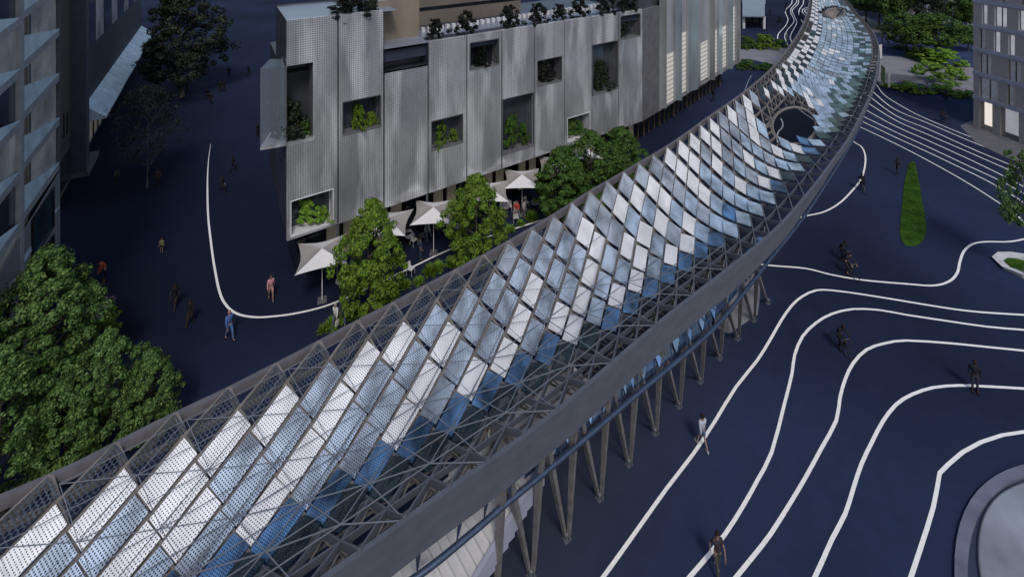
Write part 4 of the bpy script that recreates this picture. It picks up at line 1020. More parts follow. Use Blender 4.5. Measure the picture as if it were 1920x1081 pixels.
def trunk_mesh(name, seed, r0, prof, nb=9, top=.8, fork=.22):
    """tapered trunk with limbs, unit height"""
    R = random.Random(seed); b = MB()
    pts = []; x = y = 0
    for i in range(7):
        h = i / 6 * top; pts.append((x, y, h)); x += R.uniform(-.02, .02); y += R.uniform(-.02, .02)
    b.tube(pts, [r0 * (1.35 if i == 0 else 1 - .13 * i) for i in range(7)], 8)
    for k in range(nb):
        h = fork + (top - fork) * k / nb; a = k * 2.4 + R.uniform(-.3, .3)
        i = min(5, int(h / top * 6)); p = Vector(pts[i]).lerp(Vector(pts[i + 1]), h / top * 6 - i)
        ln = prof(min(1, max(0, (h + .1)))) * R.uniform(.6, .9); q = p + Vector((math.cos(a) * ln, math.sin(a) * ln, .16 + .1 * R.random())); mid = p.lerp(q, .5) + Vector((0, 0, -.015))
        b.tube([p, mid, q], [r0 * .5, r0 * .3, r0 * .08], 5)
        for _ in range(2):
            e_ = mid + Vector((R.uniform(-.12, .12), R.uniform(-.12, .12), R.uniform(.05, .15))); b.tube([mid, e_], [r0 * .2, r0 * .05], 4)
    me = bpy.data.meshes.new(name); me.from_pydata(b.v, [], b.f); me.materials.append(M['bark']); me.polygons.foreach_set('use_smooth', [True] * len(b.f)); me.update(); return me
# unit trees: height 1, radius about .35
ov = lambda h: .36 * math.sin(PI * (.10 + .86 * h)) ** .8 * (1.30 - .72 * h)
rd = lambda h: .40 * math.sin(PI * (.08 + .88 * h)) ** .55
sp = lambda h: .30 * math.sin(PI * (.12 + .84 * h)) ** .6
bu = lambda h: .5 * max(0, 1 - (h * .95) ** 2) ** .5
TM = {
 'ovalA': (crown_mesh('crown', 3, 260, 80, .0150, ov, 1.2, .075), trunk_mesh('trunk', 3, .018, ov)),
 'ovalB': (crown_mesh('crown', 8, 260, 80, .0150, ov, 1.4, .078), trunk_mesh('trunk', 8, .018, ov)),
 'round': (crown_mesh('crown', 5, 210, 46, .023, rd, 1.3, .11, z0=.32), trunk_mesh('trunk', 5, .02, rd, fork=.3)),
 'thin':  (crown_mesh('crown', 11, 170, 34, .013, rd, 1.2, .09, z0=.30, hollow=.25), trunk_mesh('trunk', 11, .009, rd, nb=16, fork=.14)),
 'open':  (crown_mesh('crown', 14, 105, 55, .019, rd, 1.5, .085, z0=.42, hollow=.3), trunk_mesh('trunk', 14, .018, rd, nb=12, fork=.36)),
}
BM = {
 'bushA': crown_mesh('foliage', 21, 90, 55, .048, bu, 1.6, .15, z0=.05),
 'bushB': crown_mesh('foliage', 22, 60, 65, .05, bu, 2.8, .17, z0=.05),
}
def set_mat(o, m):
    o.material_slots[0].link = 'OBJECT'; o.material_slots[0].material = m
def plant_tree(base, ytop, wpx, kind, leaf, label, group=None, trunk=None, name='tree', rot=None):
    p = G(*base); s_ = p.y / 900; h = (base[1] - ytop) * s_ * 1.0; wd = wpx * s_
    e_ = empty(name, p, label, 'tree', group, rz=random.uniform(0, 6.28) if rot is None else rot)
    k_ = .76 if kind.startswith('oval') else .98; e_.scale = (wd / k_, wd / k_, h)
    for me, nm in zip(TM[kind], ('crown', 'trunk')):
        o = bpy.data.objects.new(nm, me); C.objects.link(o); o.parent = e_
        set_mat(o, L[leaf] if nm == 'crown' else (trunk or M['bark']))
    return e_
def plant_bush(p, w_, h_, leaf, label, group=None, kind='bushA', name='shrub', cat='shrub', depth=None, fit=.74):
    o = bpy.data.objects.new(name, BM[kind]); C.objects.link(o); o.location = p; o.rotation_euler = (0, 0, random.uniform(0, 6.28)); o.scale = (w_ * fit, (depth or w_) * fit, h_ * .85 * (1.15 if fit > .8 else 1))
    set_mat(o, L[leaf]); return tag(o, label, cat, group)
gA = 'dense green trees at the lower left'
plant_tree((85, 770), 470, 182, 'ovalA', 'forest', 'tallest dense green tree in the lower left corner', gA)
plant_tree((200, 855), 622, 138, 'ovalB', 'forest', 'dense green tree just right of the tallest one, lower left', gA)
plant_tree((280, 830), 658, 112, 'ovalA', 'forest', 'smallest dense green tree, nearest the canopy edge at lower left', gA, rot=1)
plant_tree((5, 960), 655, 190, 'ovalB', 'forest', 'dense green tree cut by the left edge of the picture', gA, rot=2)
plant_tree((120, 905), 712, 138, 'ovalA', 'forest', 'lowest dense green tree, in front of the tallest one at lower left', gA, rot=4)
gB = 'bright green trees beside the cafe terrace'
plant_tree((696, 606), 376, 134, 'ovalA', 'lime', 'bright green tree in front of the westernmost cafe umbrella', gB, rot=.4)
plant_tree((892, 512), 328, 116, 'ovalB', 'lime', 'bright green tree between the second and third cafe umbrellas', gB, rot=2.2)
gC = 'trees in a clump between cafe and canopy'
plant_tree((1052, 425), 278, 112, 'ovalA', 'mid', 'left tree of the clump in front of the metal building, beside the third umbrella', gC)
plant_tree((1108, 392), 248, 124, 'ovalB', 'mid', 'middle and widest tree of the clump in front of the metal building', gC)
plant_tree((1165, 356), 240, 106, 'ovalA', 'mid', 'right tree of the clump, nearest the folded facade', gC)
plant_tree((342, 182), -30, 145, 'ovalB', 'dark', 'large dark round tree in front of the glass shop building', rot=1.2)
plant_tree((276, 352), 160, 132, 'thin', 'birch', 'sparse dark birch with pale forked trunk on the dark plaza', trunk=M['birch'])
plant_tree((1921, 520), 288, 100, 'open', 'forest', 'green street tree with pale trunk standing in the white planter at the right edge', trunk=M['stone'], rot=3.4)
gD = 'street trees behind the far end of the canopy'
for (bx, by, ty, wd, lab) in ((1624,44,-35,70,'first'),(1648,48,-40,74,'second'),(1668,58,-38,80,'third'),(1690,40,-50,80,'fourth')):
    plant_tree((bx, by), ty, wd, 'round', 'mid', '%s dark street tree counted from the far canopy, top of the picture' % lab, gD)
plant_tree((1742, 70), -22, 62, 'round', 'dark', 'dark tree in front of the distant lit office, beside the street lamp', gD)
plant_tree((1699, 104), 28, 92, 'round', 'mid', 'broad green tree left of two that touch, behind the pale path', gD)
plant_tree((1752, 108), 28, 110, 'round', 'mid', 'broad green tree right of two that touch, behind the pale path', gD)
plant_tree((1797, 62), -12, 62, 'round', 'mid', 'green tree standing left of its neighbour beside the stone office block', gD)
plant_tree((1822, 66), -8, 60, 'round', 'mid', 'green tree partly hidden by the corner of the stone office block', gD)
plant_tree((1815, 96), 48, 56, 'round', 'mid', 'low dark tree below the pair beside the stone office block', gD)
gE = 'shrubs planted along the pale paths'
def bush_px(px, py, wpx, hpx, leaf, label, kind='bushA', group=gE):
    p = G(px, py); s_ = p.y / 900; return plant_bush(p, wpx * s_, hpx * s_, leaf, label, group, kind)
bush_px(1765, 122, 84, 34, 'bright', 'bright green wide shrub above the pale path, below the touching trees')
bush_px(1726, 112, 50, 28, 'mid', 'mid green shrub left of the bright wide one above the pale path')
bush_px(1762, 155, 62, 36, 'bright', 'bright green shrub growing in the middle of the pale path', 'bushB')
bush_px(1722, 138, 26, 20, 'bright', 'small bright shrub at the left tip of those in the middle of the path')
bush_px(1793, 148, 40, 24, 'bright', 'bright shrub at the right end of those in the middle of the path')
for i, (x, y, w_, h_) in enumerate(((1672,164,34,9),(1706,172,46,20),(1735,174,30,14),(1765,175,46,17),(1795,181,34,14),(1818,184,30,16))):
    bush_px(x, y, w_, h_, 'bright', '%s shrub from the left in the bright hedge below the pale path' % ('first','second','third','fourth','fifth','last')[i])
bush_px(1690, 92, 34, 8, 'mid', 'low green bush at the foot of the left touching tree')
for i, (x, y, w_, h_) in enumerate(((1400,90,40,24),(1432,90,52,28),(1462,88,32,16))): bush_px(x, y, w_, h_, 'mid' if i != 1 else 'lime', ('left', 'middle and largest', 'right')[i] + ' bush of the row above the path beside the folded facade')
for i, (x, y, w_, h_) in enumerate(((1400,128,46,18),(1436,130,40,13))): bush_px(x, y, w_, h_, 'mid', ('left', 'right')[i] + ' bush of the pair below the path beside the folded facade')
bush_px(1462, 42, 10, 12, 'dark', 'tiny dark bush standing alone near the wavy lines')
bush_px(202, 632, 52, 62, 'lime', 'spiky yellow green shrub beside the white bench at lower left', 'bushB', None)
# tufts along the west edge of the canopy
def tuft_mesh():
    R = random.Random(5); V = []; Fs = []
    for _ in range(260):
        a = R.uniform(0, 6.28); t = R.uniform(.15, 1.2); l_ = R.uniform(.6, 1); d = Vector((math.cos(a) * math.sin(t), math.sin(a) * math.sin(t), math.cos(t))); s_ = Vector((-math.sin(a), math.cos(a), 0)) * .03
        o_ = Vector((math.cos(a), math.sin(a), 0)) * R.uniform(0, .2); k = len(V)
        V += [tuple(o_ - s_), tuple(o_ + s_), tuple(o_ + d * l_ * .6 + s_ * .8), tuple(o_ + d * l_ * .6 - s_ * .8), tuple(o_ + d * l_ - Vector((0, 0, .18 * t)))]; Fs += [(k, k + 1, k + 2, k + 3), (k + 3, k + 2, k + 4)]
    me = bpy.data.meshes.new('tuft'); me.from_pydata(V, [], Fs); me.materials.append(L['bright']); return me
tm = tuft_mesh()
for i in range(24):
    x = 606 + i * 22 + random.uniform(-5, 5); y = 640 - (x - 540) * .545 + random.uniform(16, 30)
    p = G(x, y); o = bpy.data.objects.new('ornamental_plant', tm); C.objects.link(o); o.location = p; o.rotation_euler = (0, 0, random.uniform(0, 6)); q = random.uniform(.55, .95); o.scale = (q, q, q)
    o.material_slots[0].link = 'OBJECT'; o.material_slots[0].material = L['bright' if i % 3 else 'lime']
    tag(o, 'tuft of arching green ornamental grass under the west edge of the canopy', 'grass tuft', 'grass tufts planted under the west edge of the canopy')
# black shrubs on the roof
gR = 'dark shrubs on the roof of the metal building'
for i, (x, y, wd, hh) in enumerate(((827,70,50,42),(886,63,62,48),(968,50,60,46),(1022,38,56,42),(1062,24,44,34),(1100,26,56,40),(1150,22,60,44),(1190,18,60,42))):
    Yd = fpos(fp(x), 0).y + .8; z = ZT_LO - .36; pp = fpos(fp(x), z, -1.1); s_ = pp.y / 900
    plant_bush(pp, wd * s_ * .78, hh * s_ * 1.15, 'black', '%s black leafy shrub on the lower roof edge counted from the corner block' % ('first','second','third','fourth','fifth','sixth','seventh','eighth')[i], gR, 'bushB')
pp = fpos(fp(668), ZT_LO + 2.1, -1.3); s_ = pp.y / 900
plant_bush(pp, 96 * s_, 62 * s_, 'black', 'large black leafy shrub on the taller corner roof', gR, 'bushA')
pp = fpos(fp(702), ZT_LO + 2.1, -1.0); plant_bush(pp, 46 * s_, 46 * s_, 'dark', 'dark green shrub beside the tan rooftop box', gR, 'bushA')
# plants standing in the openings
gW = 'plants growing in the openings of the metal facade'
wl_ = ['bright', 'lime', 'lime', 'black', 'mid', 'black', 'mid', 'dark', 'dark']
wd_ = ['lowest opening at the corner', 'second opening, in the second bay', 'low opening in the fourth bay', 'high opening in the fifth bay', 'tall opening in the sixth bay', 'high opening in the eighth bay', 'lowest opening of the eighth bay', 'tall opening in the ninth bay', 'top opening of the last bay']
for k, (a, z0, c, z1) in enumerate(wins):
    w_ = c - a; h_ = (z1 - z0)
    plant_bush(fpos(a + w_ * (.45 if k % 2 else .42), z0 + .02, -.72), min(w_ * .78, 2.6), h_ * (.72 if k not in (4, 7) else .6), wl_[k], 'plant filling the ' + wd_[k], gW, 'bushA' if k % 2 else 'bushB', 'potted_plant', 'plant', depth=.75, fit=.92)
    if wl_[k] in ('bright', 'lime', 'mid'): plant_bush(fpos(a + w_ * .8, z0 + .02, -.72), w_ * .3, h_ * .4, wl_[k], 'smaller plant on the right in the ' + wd_[k], gW, 'bushA', 'potted_plant', 'plant', depth=.7, fit=1.0)
plant_bush(fpos(fp(548), za + .1, -.9), 2.6, 3.1, 'dark', 'large dark shrub inside the glass corner bay', gW, 'bushA', 'potted_plant', 'plant')
plant_bush(fpos(fp(575), za + .1, -.6), .9, 1.5, 'mid', 'thin green plant on the right inside the glass corner bay', gW, 'bushB', 'potted_plant', 'plant')
# ================================================================ cafe umbrellas, tables, chairs
def make_umbrella(p, rz, label, sz=3.25, h=3.2):
    e_ = empty('cafe_umbrella', p, label, 'umbrella', 'pale pointed cafe umbrellas in front of the metal building', rz)
    h2_ = sz / 2
    def P(x, y, z): return (x, y, z)
    b = MB(); n = 8
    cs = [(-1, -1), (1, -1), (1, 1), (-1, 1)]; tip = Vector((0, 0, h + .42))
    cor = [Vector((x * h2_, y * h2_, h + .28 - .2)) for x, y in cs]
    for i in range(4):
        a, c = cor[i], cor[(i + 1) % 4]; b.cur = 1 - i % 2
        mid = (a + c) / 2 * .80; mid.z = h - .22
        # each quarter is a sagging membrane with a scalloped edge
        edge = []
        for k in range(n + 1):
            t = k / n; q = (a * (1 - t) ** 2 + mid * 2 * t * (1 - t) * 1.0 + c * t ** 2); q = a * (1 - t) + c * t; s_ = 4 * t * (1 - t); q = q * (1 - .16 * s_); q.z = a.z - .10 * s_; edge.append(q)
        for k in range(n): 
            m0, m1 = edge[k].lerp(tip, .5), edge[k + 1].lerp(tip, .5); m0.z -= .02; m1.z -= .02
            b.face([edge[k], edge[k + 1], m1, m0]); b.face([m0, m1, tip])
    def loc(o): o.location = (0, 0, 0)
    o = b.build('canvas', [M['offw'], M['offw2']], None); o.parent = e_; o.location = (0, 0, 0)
    for x, y in cs:
        r = MB(); r.bar(tip - Vector((0, 0, .04)), Vector((x * h2_, y * h2_, h + .03)), .035, .03); o = r.build('rib', M['grey'], None); o.parent = e_; o.location = (0, 0, 0)
    b = MB(); b.tube([(0, 0, 0), (0, 0, h + .2)], .035, 8); o = b.build('pole', M['white'], None); o.parent = e_; o.location = (0, 0, 0)
    b = MB(); b.box((0, 0, 0), .6, .6, .07); o = b.build('base', M['grey'], None); o.parent = e_; o.location = (0, 0, 0)
    return e_
ang = math.atan2(U.y, U.x)
for (x, y, lab) in ((604,563,'first pale cafe umbrella from the corner, left of the bright tree'),(813,474,'second pale cafe umbrella, between the two bright trees'),(979,403,'third pale cafe umbrella, over the seated guests'),
                    (728,497,'umbrella mostly hidden behind the first bright tree'),(918,430,'umbrella mostly hidden behind the second bright tree'),(1042,372,'umbrella at the left of the tree clump, near the glazing'),(1096,345,'umbrella peeping out behind the middle of the tree clump')):
    make_umbrella(G(x, y), {604: .35, 813: .06}.get(x, .02), lab)
def make_table(p, label, r=.4):
    e_ = empty('cafe_table', p, label, 'table', 'small round cafe tables')
    b = MB(); b.lathe([(.001, .72), (r, .72), (r, .75), (.001, .75)], n=20); o = b.build('table_top', M['stone'], None); o.parent = e_; o.location = (0, 0, 0)
    b = MB(); b.tube([(0, 0, 0), (0, 0, .72)], .03, 6); b.lathe([(.24, 0), (.24, .03), (.001, .05)], n=14); o = b.build('pedestal', M['black'], None); o.parent = e_; o.location = (0, 0, 0)
def make_chair(p, rz, label, m):
    e_ = empty('cafe_chair', p, label, 'chair', 'cafe chairs on the terrace', rz)
    def add(b, nm): o = b.build(nm, m, None); o.parent = e_; o.location = (0, 0, 0)
    b = MB(); b.box((0, 0, .44), .46, .46, .04); add(b, 'seat')
    b = MB()
    for k in range(7):
        a = -.9 + k * .3; c = -.9 + (k + 1) * .3
        if k < 6: b.hexa([(.24 * math.sin(a), .24 * math.cos(a), .5), (.24 * math.sin(c), .24 * math.cos(c), .5), (.21 * math.sin(c), .21 * math.cos(c), .5), (.21 * math.sin(a), .21 * math.cos(a), .5), (.27 * math.sin(a), .27 * math.cos(a), .84), (.27 * math.sin(c), .27 * math.cos(c), .84), (.24 * math.sin(c), .24 * math.cos(c), .84), (.24 * math.sin(a), .24 * math.cos(a), .84)])
    add(b, 'backrest')
    for x, y in ((-.2, -.2), (.2, -.2), (.2, .2), (-.2, .2)): b = MB(); b.tube([(x, y, .44), (x * 1.15, y * 1.15, 0)], .014, 5); add(b, 'leg')
for i, (x, y) in enumerate(((764,452),(768,458),(948,402),(1003,395),(640,545),(858,440))): make_table(G(x, y), ('round table beside the man in blue near the second umbrella','small round table just below another, near the hidden umbrella','table of the guest on the left under the third umbrella','table at the right under the third umbrella','table half hidden under the first bright tree','table half hidden under the second bright tree')[i])
for i, (x, y, r_, m_) in enumerate(((776,459,2.4,'white'),(802,441,.4,'white'),(822,436,1.0,'grey'),(790,452,3.6,'grey'),(942,398,.3,'white'),(955,395,.0,'white'),(968,398,.2,'white'),(982,402,5.4,'grey'),(986,388,.6,'white'),(967,416,3.3,'white'),(636,438,.9,'grey'),(770,514,1.2,'white'))):
    make_chair(G(x, y), r_, ('pale chair right of the small round table','white chair behind the pole of the second umbrella','grey chair right of the second umbrella pole','grey chair left of the second umbrella pole','white chair under the left guest','pale chair just right of the left guest','white chair under the guest in red','grey chair right of the guest in red','white chair farthest right under the third umbrella','white chair standing apart in front of the guests','grey chair by the corner glazing behind the first umbrella','white chair below the first bright tree')[i], M[m_])
# white planter with its bench around the street tree
pc = G(1921, 505); pl = empty('planter_bench', pc, 'white faceted planter bench around the street tree, right edge', 'planter')
b = MB(); N = 10; o_ = []; i_ = []
for k in range(N):
    a = 2 * PI * k / N; r = 1.55 * (1 + .12 * math.cos(2 * a + .6)); hh = .42 + .22 * math.sin(a + 2.2)
    o_.append((r * math.cos(a), r * math.sin(a) * 1.1, hh)); i_.append((.62 * r * math.cos(a), .62 * r * math.sin(a) * 1.1, hh - .06))
for k in range(N):
    j = (k + 1) % N; A_, B__ = Vector(o_[k]), Vector(o_[j]); b.face([(A_.x * .9, A_.y * .9, 0), (B__.x * .9, B__.y * .9, 0), B__, A_]); b.face([A_, B__, i_[j], i_[k]]); b.face([i_[k], i_[j], (i_[j][0], i_[j][1], .1), (i_[k][0], i_[k][1], .1)])
o = b.build('shell', M['white'], None); o.parent = pl; o.location = (0, 0, 0)
b = MB(); b.face([(x * .99, y * .99, .22) for x, y, z in i_]); o = b.build('planting', M['grass'], None); o.parent = pl; o.location = (0, 0, 0)
# bench at lower left, info panels and lamp
bp_ = G(196, 588); be = empty('white_bench', bp_, 'white sloping bench beside the spiky shrub at lower left', 'bench')
b = MB(); b.hexa([Vector(v) for v in ((-1.1, -.3, 0), (.3, -.5, 0), (.35, .1, 0), (-1.1, .3, 0), (-1.1, -.35, .42), (.35, -.55, .5), (.4, .1, .5), (-1.1, .35, .42))]); o = b.build('seat', M['white'], None); o.parent = be; o.location = (0, 0, 0)
def board(px, py, w_, h_, rz, label, m, name='display_board'):
    p = G(px, py); e_ = empty(name, p, label, 'sign', rz=rz); b = MB(); b.box((0, 0, .25), w_, .08, h_); o = b.build('board', m, None); o.parent = e_; o.location = (0, 0, 0)
    for x in (-w_ * .4, w_ * .4): b = MB(); b.box((x, 0, 0), .08, .06, .25); o = b.build('leg', M['black'], None); o.parent = e_; o.location = (0, 0, 0)
M['board_g'] = mat('green_poster', (.20, .27, .10), .5, var=.8, vscale=1.5)
board(1650, 113, 1.3, 2.6, .5, 'white board standing at the east edge of the canopy beside the pale path', M['white'])
board(1656, 158, 1.6, 2.6, 1.2, 'green printed board below the pale path at the canopy edge', M['board_g'])
board(1667, 167, .5, 2.4, .4, 'narrow white board at the right end of the green one', M['white'])
board(1475, 88, 2.0, 2.6, 1.1, 'green printed board beside the bushes west of the far canopy', M['board_g'])
lp_ = G(1746, 48); le = empty('street_lamp', lp_, 'lit street lamp among the far trees in front of the distant office', 'lamp')
b = MB(); b.tube([(0, 0, 0), (0, 0, 4.6)], [.07, .04], 6); o = b.build('pole', M['black'], None); o.parent = le; o.location = (0, 0, 0)
b = MB(); b.ball((0, 0, 4.7), .28); o = b.build('lamp_head', mat('lamp_glow', (.9, .9, .6), .4, emit=(1, .95, .6), estr=1.0), None); o.parent = le; o.location = (0, 0, 0)
# ================================================================ stair, deck under the canopy
sd_ = Vector((.77, .64, 0)).normalized(); ac = Vector((-.64, .77, 0)).normalized()
top = G(1015, 866, 4.6); bot = top - sd_ * 6.2
stair = empty('staircase', (top.x, top.y, 0), 'white concrete staircase climbing to the deck under the near end of the canopy', 'staircase')
NS = 20; run = .31; rise = .155
for i in range(NS):
    a = top - sd_ * (run * i); z = 4.6 - rise * (i + 1)
    q = [a, a - sd_ * run, a - sd_ * run + ac * 3.0, a + ac * 3.0]
    b = MB(); b.hexa([Vector((p.x, p.y, z - .16)) for p in q] + [Vector((p.x, p.y, z)) for p in q]); b.build('step', M['white'], stair)
# outer string with saw-tooth underside
b = MB(); off = -ac * .18
for i in range(NS):
    a = top - sd_ * (run * i) + off; c = a - sd_ * run; z0 = 4.6 - rise * i; z1 = z0 - rise
    for s_ in (Vector((0, 0, 0)), ac * .16):
        b.face([Vector((a.x, a.y, z0 + .12)) + s_, Vector((c.x, c.y, z1 + .12)) + s_, Vector((c.x, c.y, z0 - .75)) + s_, Vector((a.x, a.y, z0 - .75)) + s_])
    b.face([Vector((a.x, a.y, z0 + .12)), Vector((c.x, c.y, z1 + .12)), Vector((c.x, c.y, z1 + .12)) + ac * .16, Vector((a.x, a.y, z0 + .12)) + ac * .16])
b.build('stringer', M['rband'], stair)
b = MB(); b.hexa([Vector((p.x, p.y, z)) for z in (0, 3.4) for p in (G(782, 1081, 3.4), G(812, 1060, 3.4), G(812, 1060, 3.4) + ac * .2, G(782, 1081, 3.4) + ac * .2)]); b.build('end_wall', M['white'], stair)
dk = empty('deck', (top.x, top.y, 0), 'pale raised deck under the near half of the canopy at the head of the stairs', 'deck')
b = MB(); A_ = top; e1 = sd_
pts = [top, top + e1 * 3.2 - ac * .0, top + e1 * 3.2 + ac * 3.0, top + ac * 4.2 - e1 * 1.5, top + ac * 3.0 - e1 * .5, top + ac * 3.0]
b.hexa([Vector((p.x, p.y, 4.42)) for p in (pts[0], pts[1], pts[2], pts[5])] + [Vector((p.x, p.y, 4.6)) for p in (pts[0], pts[1], pts[2], pts[5])]); b.build('floor_slab', M['white'], dk)
b = MB(); w0_ = top + e1 * 3.2; b.hexa([Vector((p.x, p.y, 4.6)) for p in (w0_, w0_ + e1 * .15, w0_ + e1 * .15 + ac * 3, w0_ + ac * 3)] + [Vector((p.x, p.y, 5.5)) for p in (w0_, w0_ + e1 * .15, w0_ + e1 * .15 + ac * 3, w0_ + ac * 3)]); b.build('parapet', M['white'], dk)
# pale wall block under the far legs
wb = empty('concrete_stair_block', G(1365, 628), 'pale concrete block among the legs under the middle of the canopy', 'wall')
b = MB(); q = [G(1340, 612), G(1367, 625), G(1420, 590), G(1425, 560), G(1380, 560)]; b.face([p + Vector((0, 0, 2.9)) for p in q])
for i in range(5): b.face([q[i], q[(i + 1) % 5], q[(i + 1) % 5] + Vector((0, 0, 2.9)), q[i] + Vector((0, 0, 2.9))])
b.build('wall', M['stone'], wb)
# ================================================================ people
def skin_mesh(name, verts, edges, radii, root=0, sub=1):
    me = bpy.data.meshes.new(name); me.from_pydata([tuple(v) for v in verts], edges, []); o = bpy.data.objects.new(name, me); C.objects.link(o)
    m = o.modifiers.new('s', 'SKIN'); m.use_smooth_shade = True
    for i, r in enumerate(radii):
        sv_ = me.skin_vertices[0].data[i]; sv_.radius = r if isinstance(r, tuple) else (r, r); sv_.use_root = (i == root)
    m2 = o.modifiers.new('u', 'SUBSURF'); m2.levels = sub; m2.render_levels = sub
    dg = bpy.context.evaluated_depsgraph_get(); out = bpy.data.meshes.new_from_object(o.evaluated_get(dg)); out.name = name
    bpy.data.objects.remove(o); out.materials.clear(); out.materials.append(M['skin']); return out
def pose(kind):
    """joint positions; figure faces -Y, 1.75 m tall"""
    V = Vector; j = {}
    j['pel'] = V((0, 0, .96)); j['spi'] = V((0, 0, 1.14)); j['che'] = V((0, 0, 1.32)); j['nec'] = V((0, .01, 1.47)); j['hea'] = V((0, -.01, 1.60))
    for s, k in ((-1, 'l'), (1, 'r')):
        j['sh' + k] = V((s * .17, 0, 1.40)); j['el' + k] = V((s * .23, .03, 1.12)); j['wr' + k] = V((s * .24, -.06, .88)); j['hi' + k] = V((s * .09, 0, .92)); j['kn' + k] = V((s * .10, -.01, .50)); j['an' + k] = V((s * .10, .02, .09)); j['to' + k] = V((s * .12, -.15, .04))
    if kind in ('walk', 'walk2'):
        f = 1 if kind == 'walk' else -1
        for s, k in ((-1, 'l'), (1, 'r')):
            d = s * f; j['kn' + k] = V((s * .09, -.16 * max(d, 0) - .02, .51)); j['an' + k] = V((s * .09, -.26 if d > 0 else .27, .10 if d > 0 else .16)); j['to' + k] = V((s * .10, -.43 if d > 0 else .14, .06 if d > 0 else .05))
            if d < 0: j['kn' + k] = V((s * .09, .05, .52))
            j['el' + k] = V((s * .23, .14 * d + .02, 1.13)); j['wr' + k] = V((s * .22, .10 * d - .10 if d < 0 else .16, .90))
    if kind == 'ride':
        j['pel'] = V((0, .22, .98)); j['spi'] = V((0, .16, 1.14)); j['che'] = V((0, .04, 1.31)); j['nec'] = V((0, -.06, 1.45)); j['hea'] = V((0, -.12, 1.58))
        for s, k in ((-1, 'l'), (1, 'r')):
            j['sh' + k] = V((s * .18, -.01, 1.38)); j['el' + k] = V((s * .25, -.18, 1.18)); j['wr' + k] = V((s * .22, -.40, 1.05)); j['hi' + k] = V((s * .09, .20, .95))
            j['kn' + k] = V((s * .12, -.20 if s > 0 else -.08, .70 if s > 0 else .56)); j['an' + k] = V((s * .11, -.02 if s > 0 else .04, .38 if s > 0 else .20)); j['to' + k] = V((s * .12, -.18 if s > 0 else -.12, .33 if s > 0 else .14))
    if kind == 'sit':
        for n_ in ('pel', 'spi', 'che', 'nec', 'hea'): j[n_] = j[n_] - V((0, -.05, .42))
        for s, k in ((-1, 'l'), (1, 'r')):
            j['sh' + k] = V((s * .18, .04, .98)); j['el' + k] = V((s * .24, -.06, .74)); j['wr' + k] = V((s * .16, -.30, .72)); j['hi' + k] = V((s * .09, .03, .51)); j['kn' + k] = V((s * .12, -.40, .50)); j['an' + k] = V((s * .12, -.38, .09)); j['to' + k] = V((s * .13, -.55, .04))
    if kind == 'bend':
        j['spi'] = V((0, -.05, 1.12)); j['che'] = V((0, -.17, 1.26)); j['nec'] = V((0, -.28, 1.36)); j['hea'] = V((0, -.38, 1.44))
        for s, k in ((-1, 'l'), (1, 'r')): j['sh' + k] = V((s * .18, -.20, 1.32)); j['el' + k] = V((s * .22, -.26, 1.04)); j['wr' + k] = V((s * .18, -.34, .82))
    return j
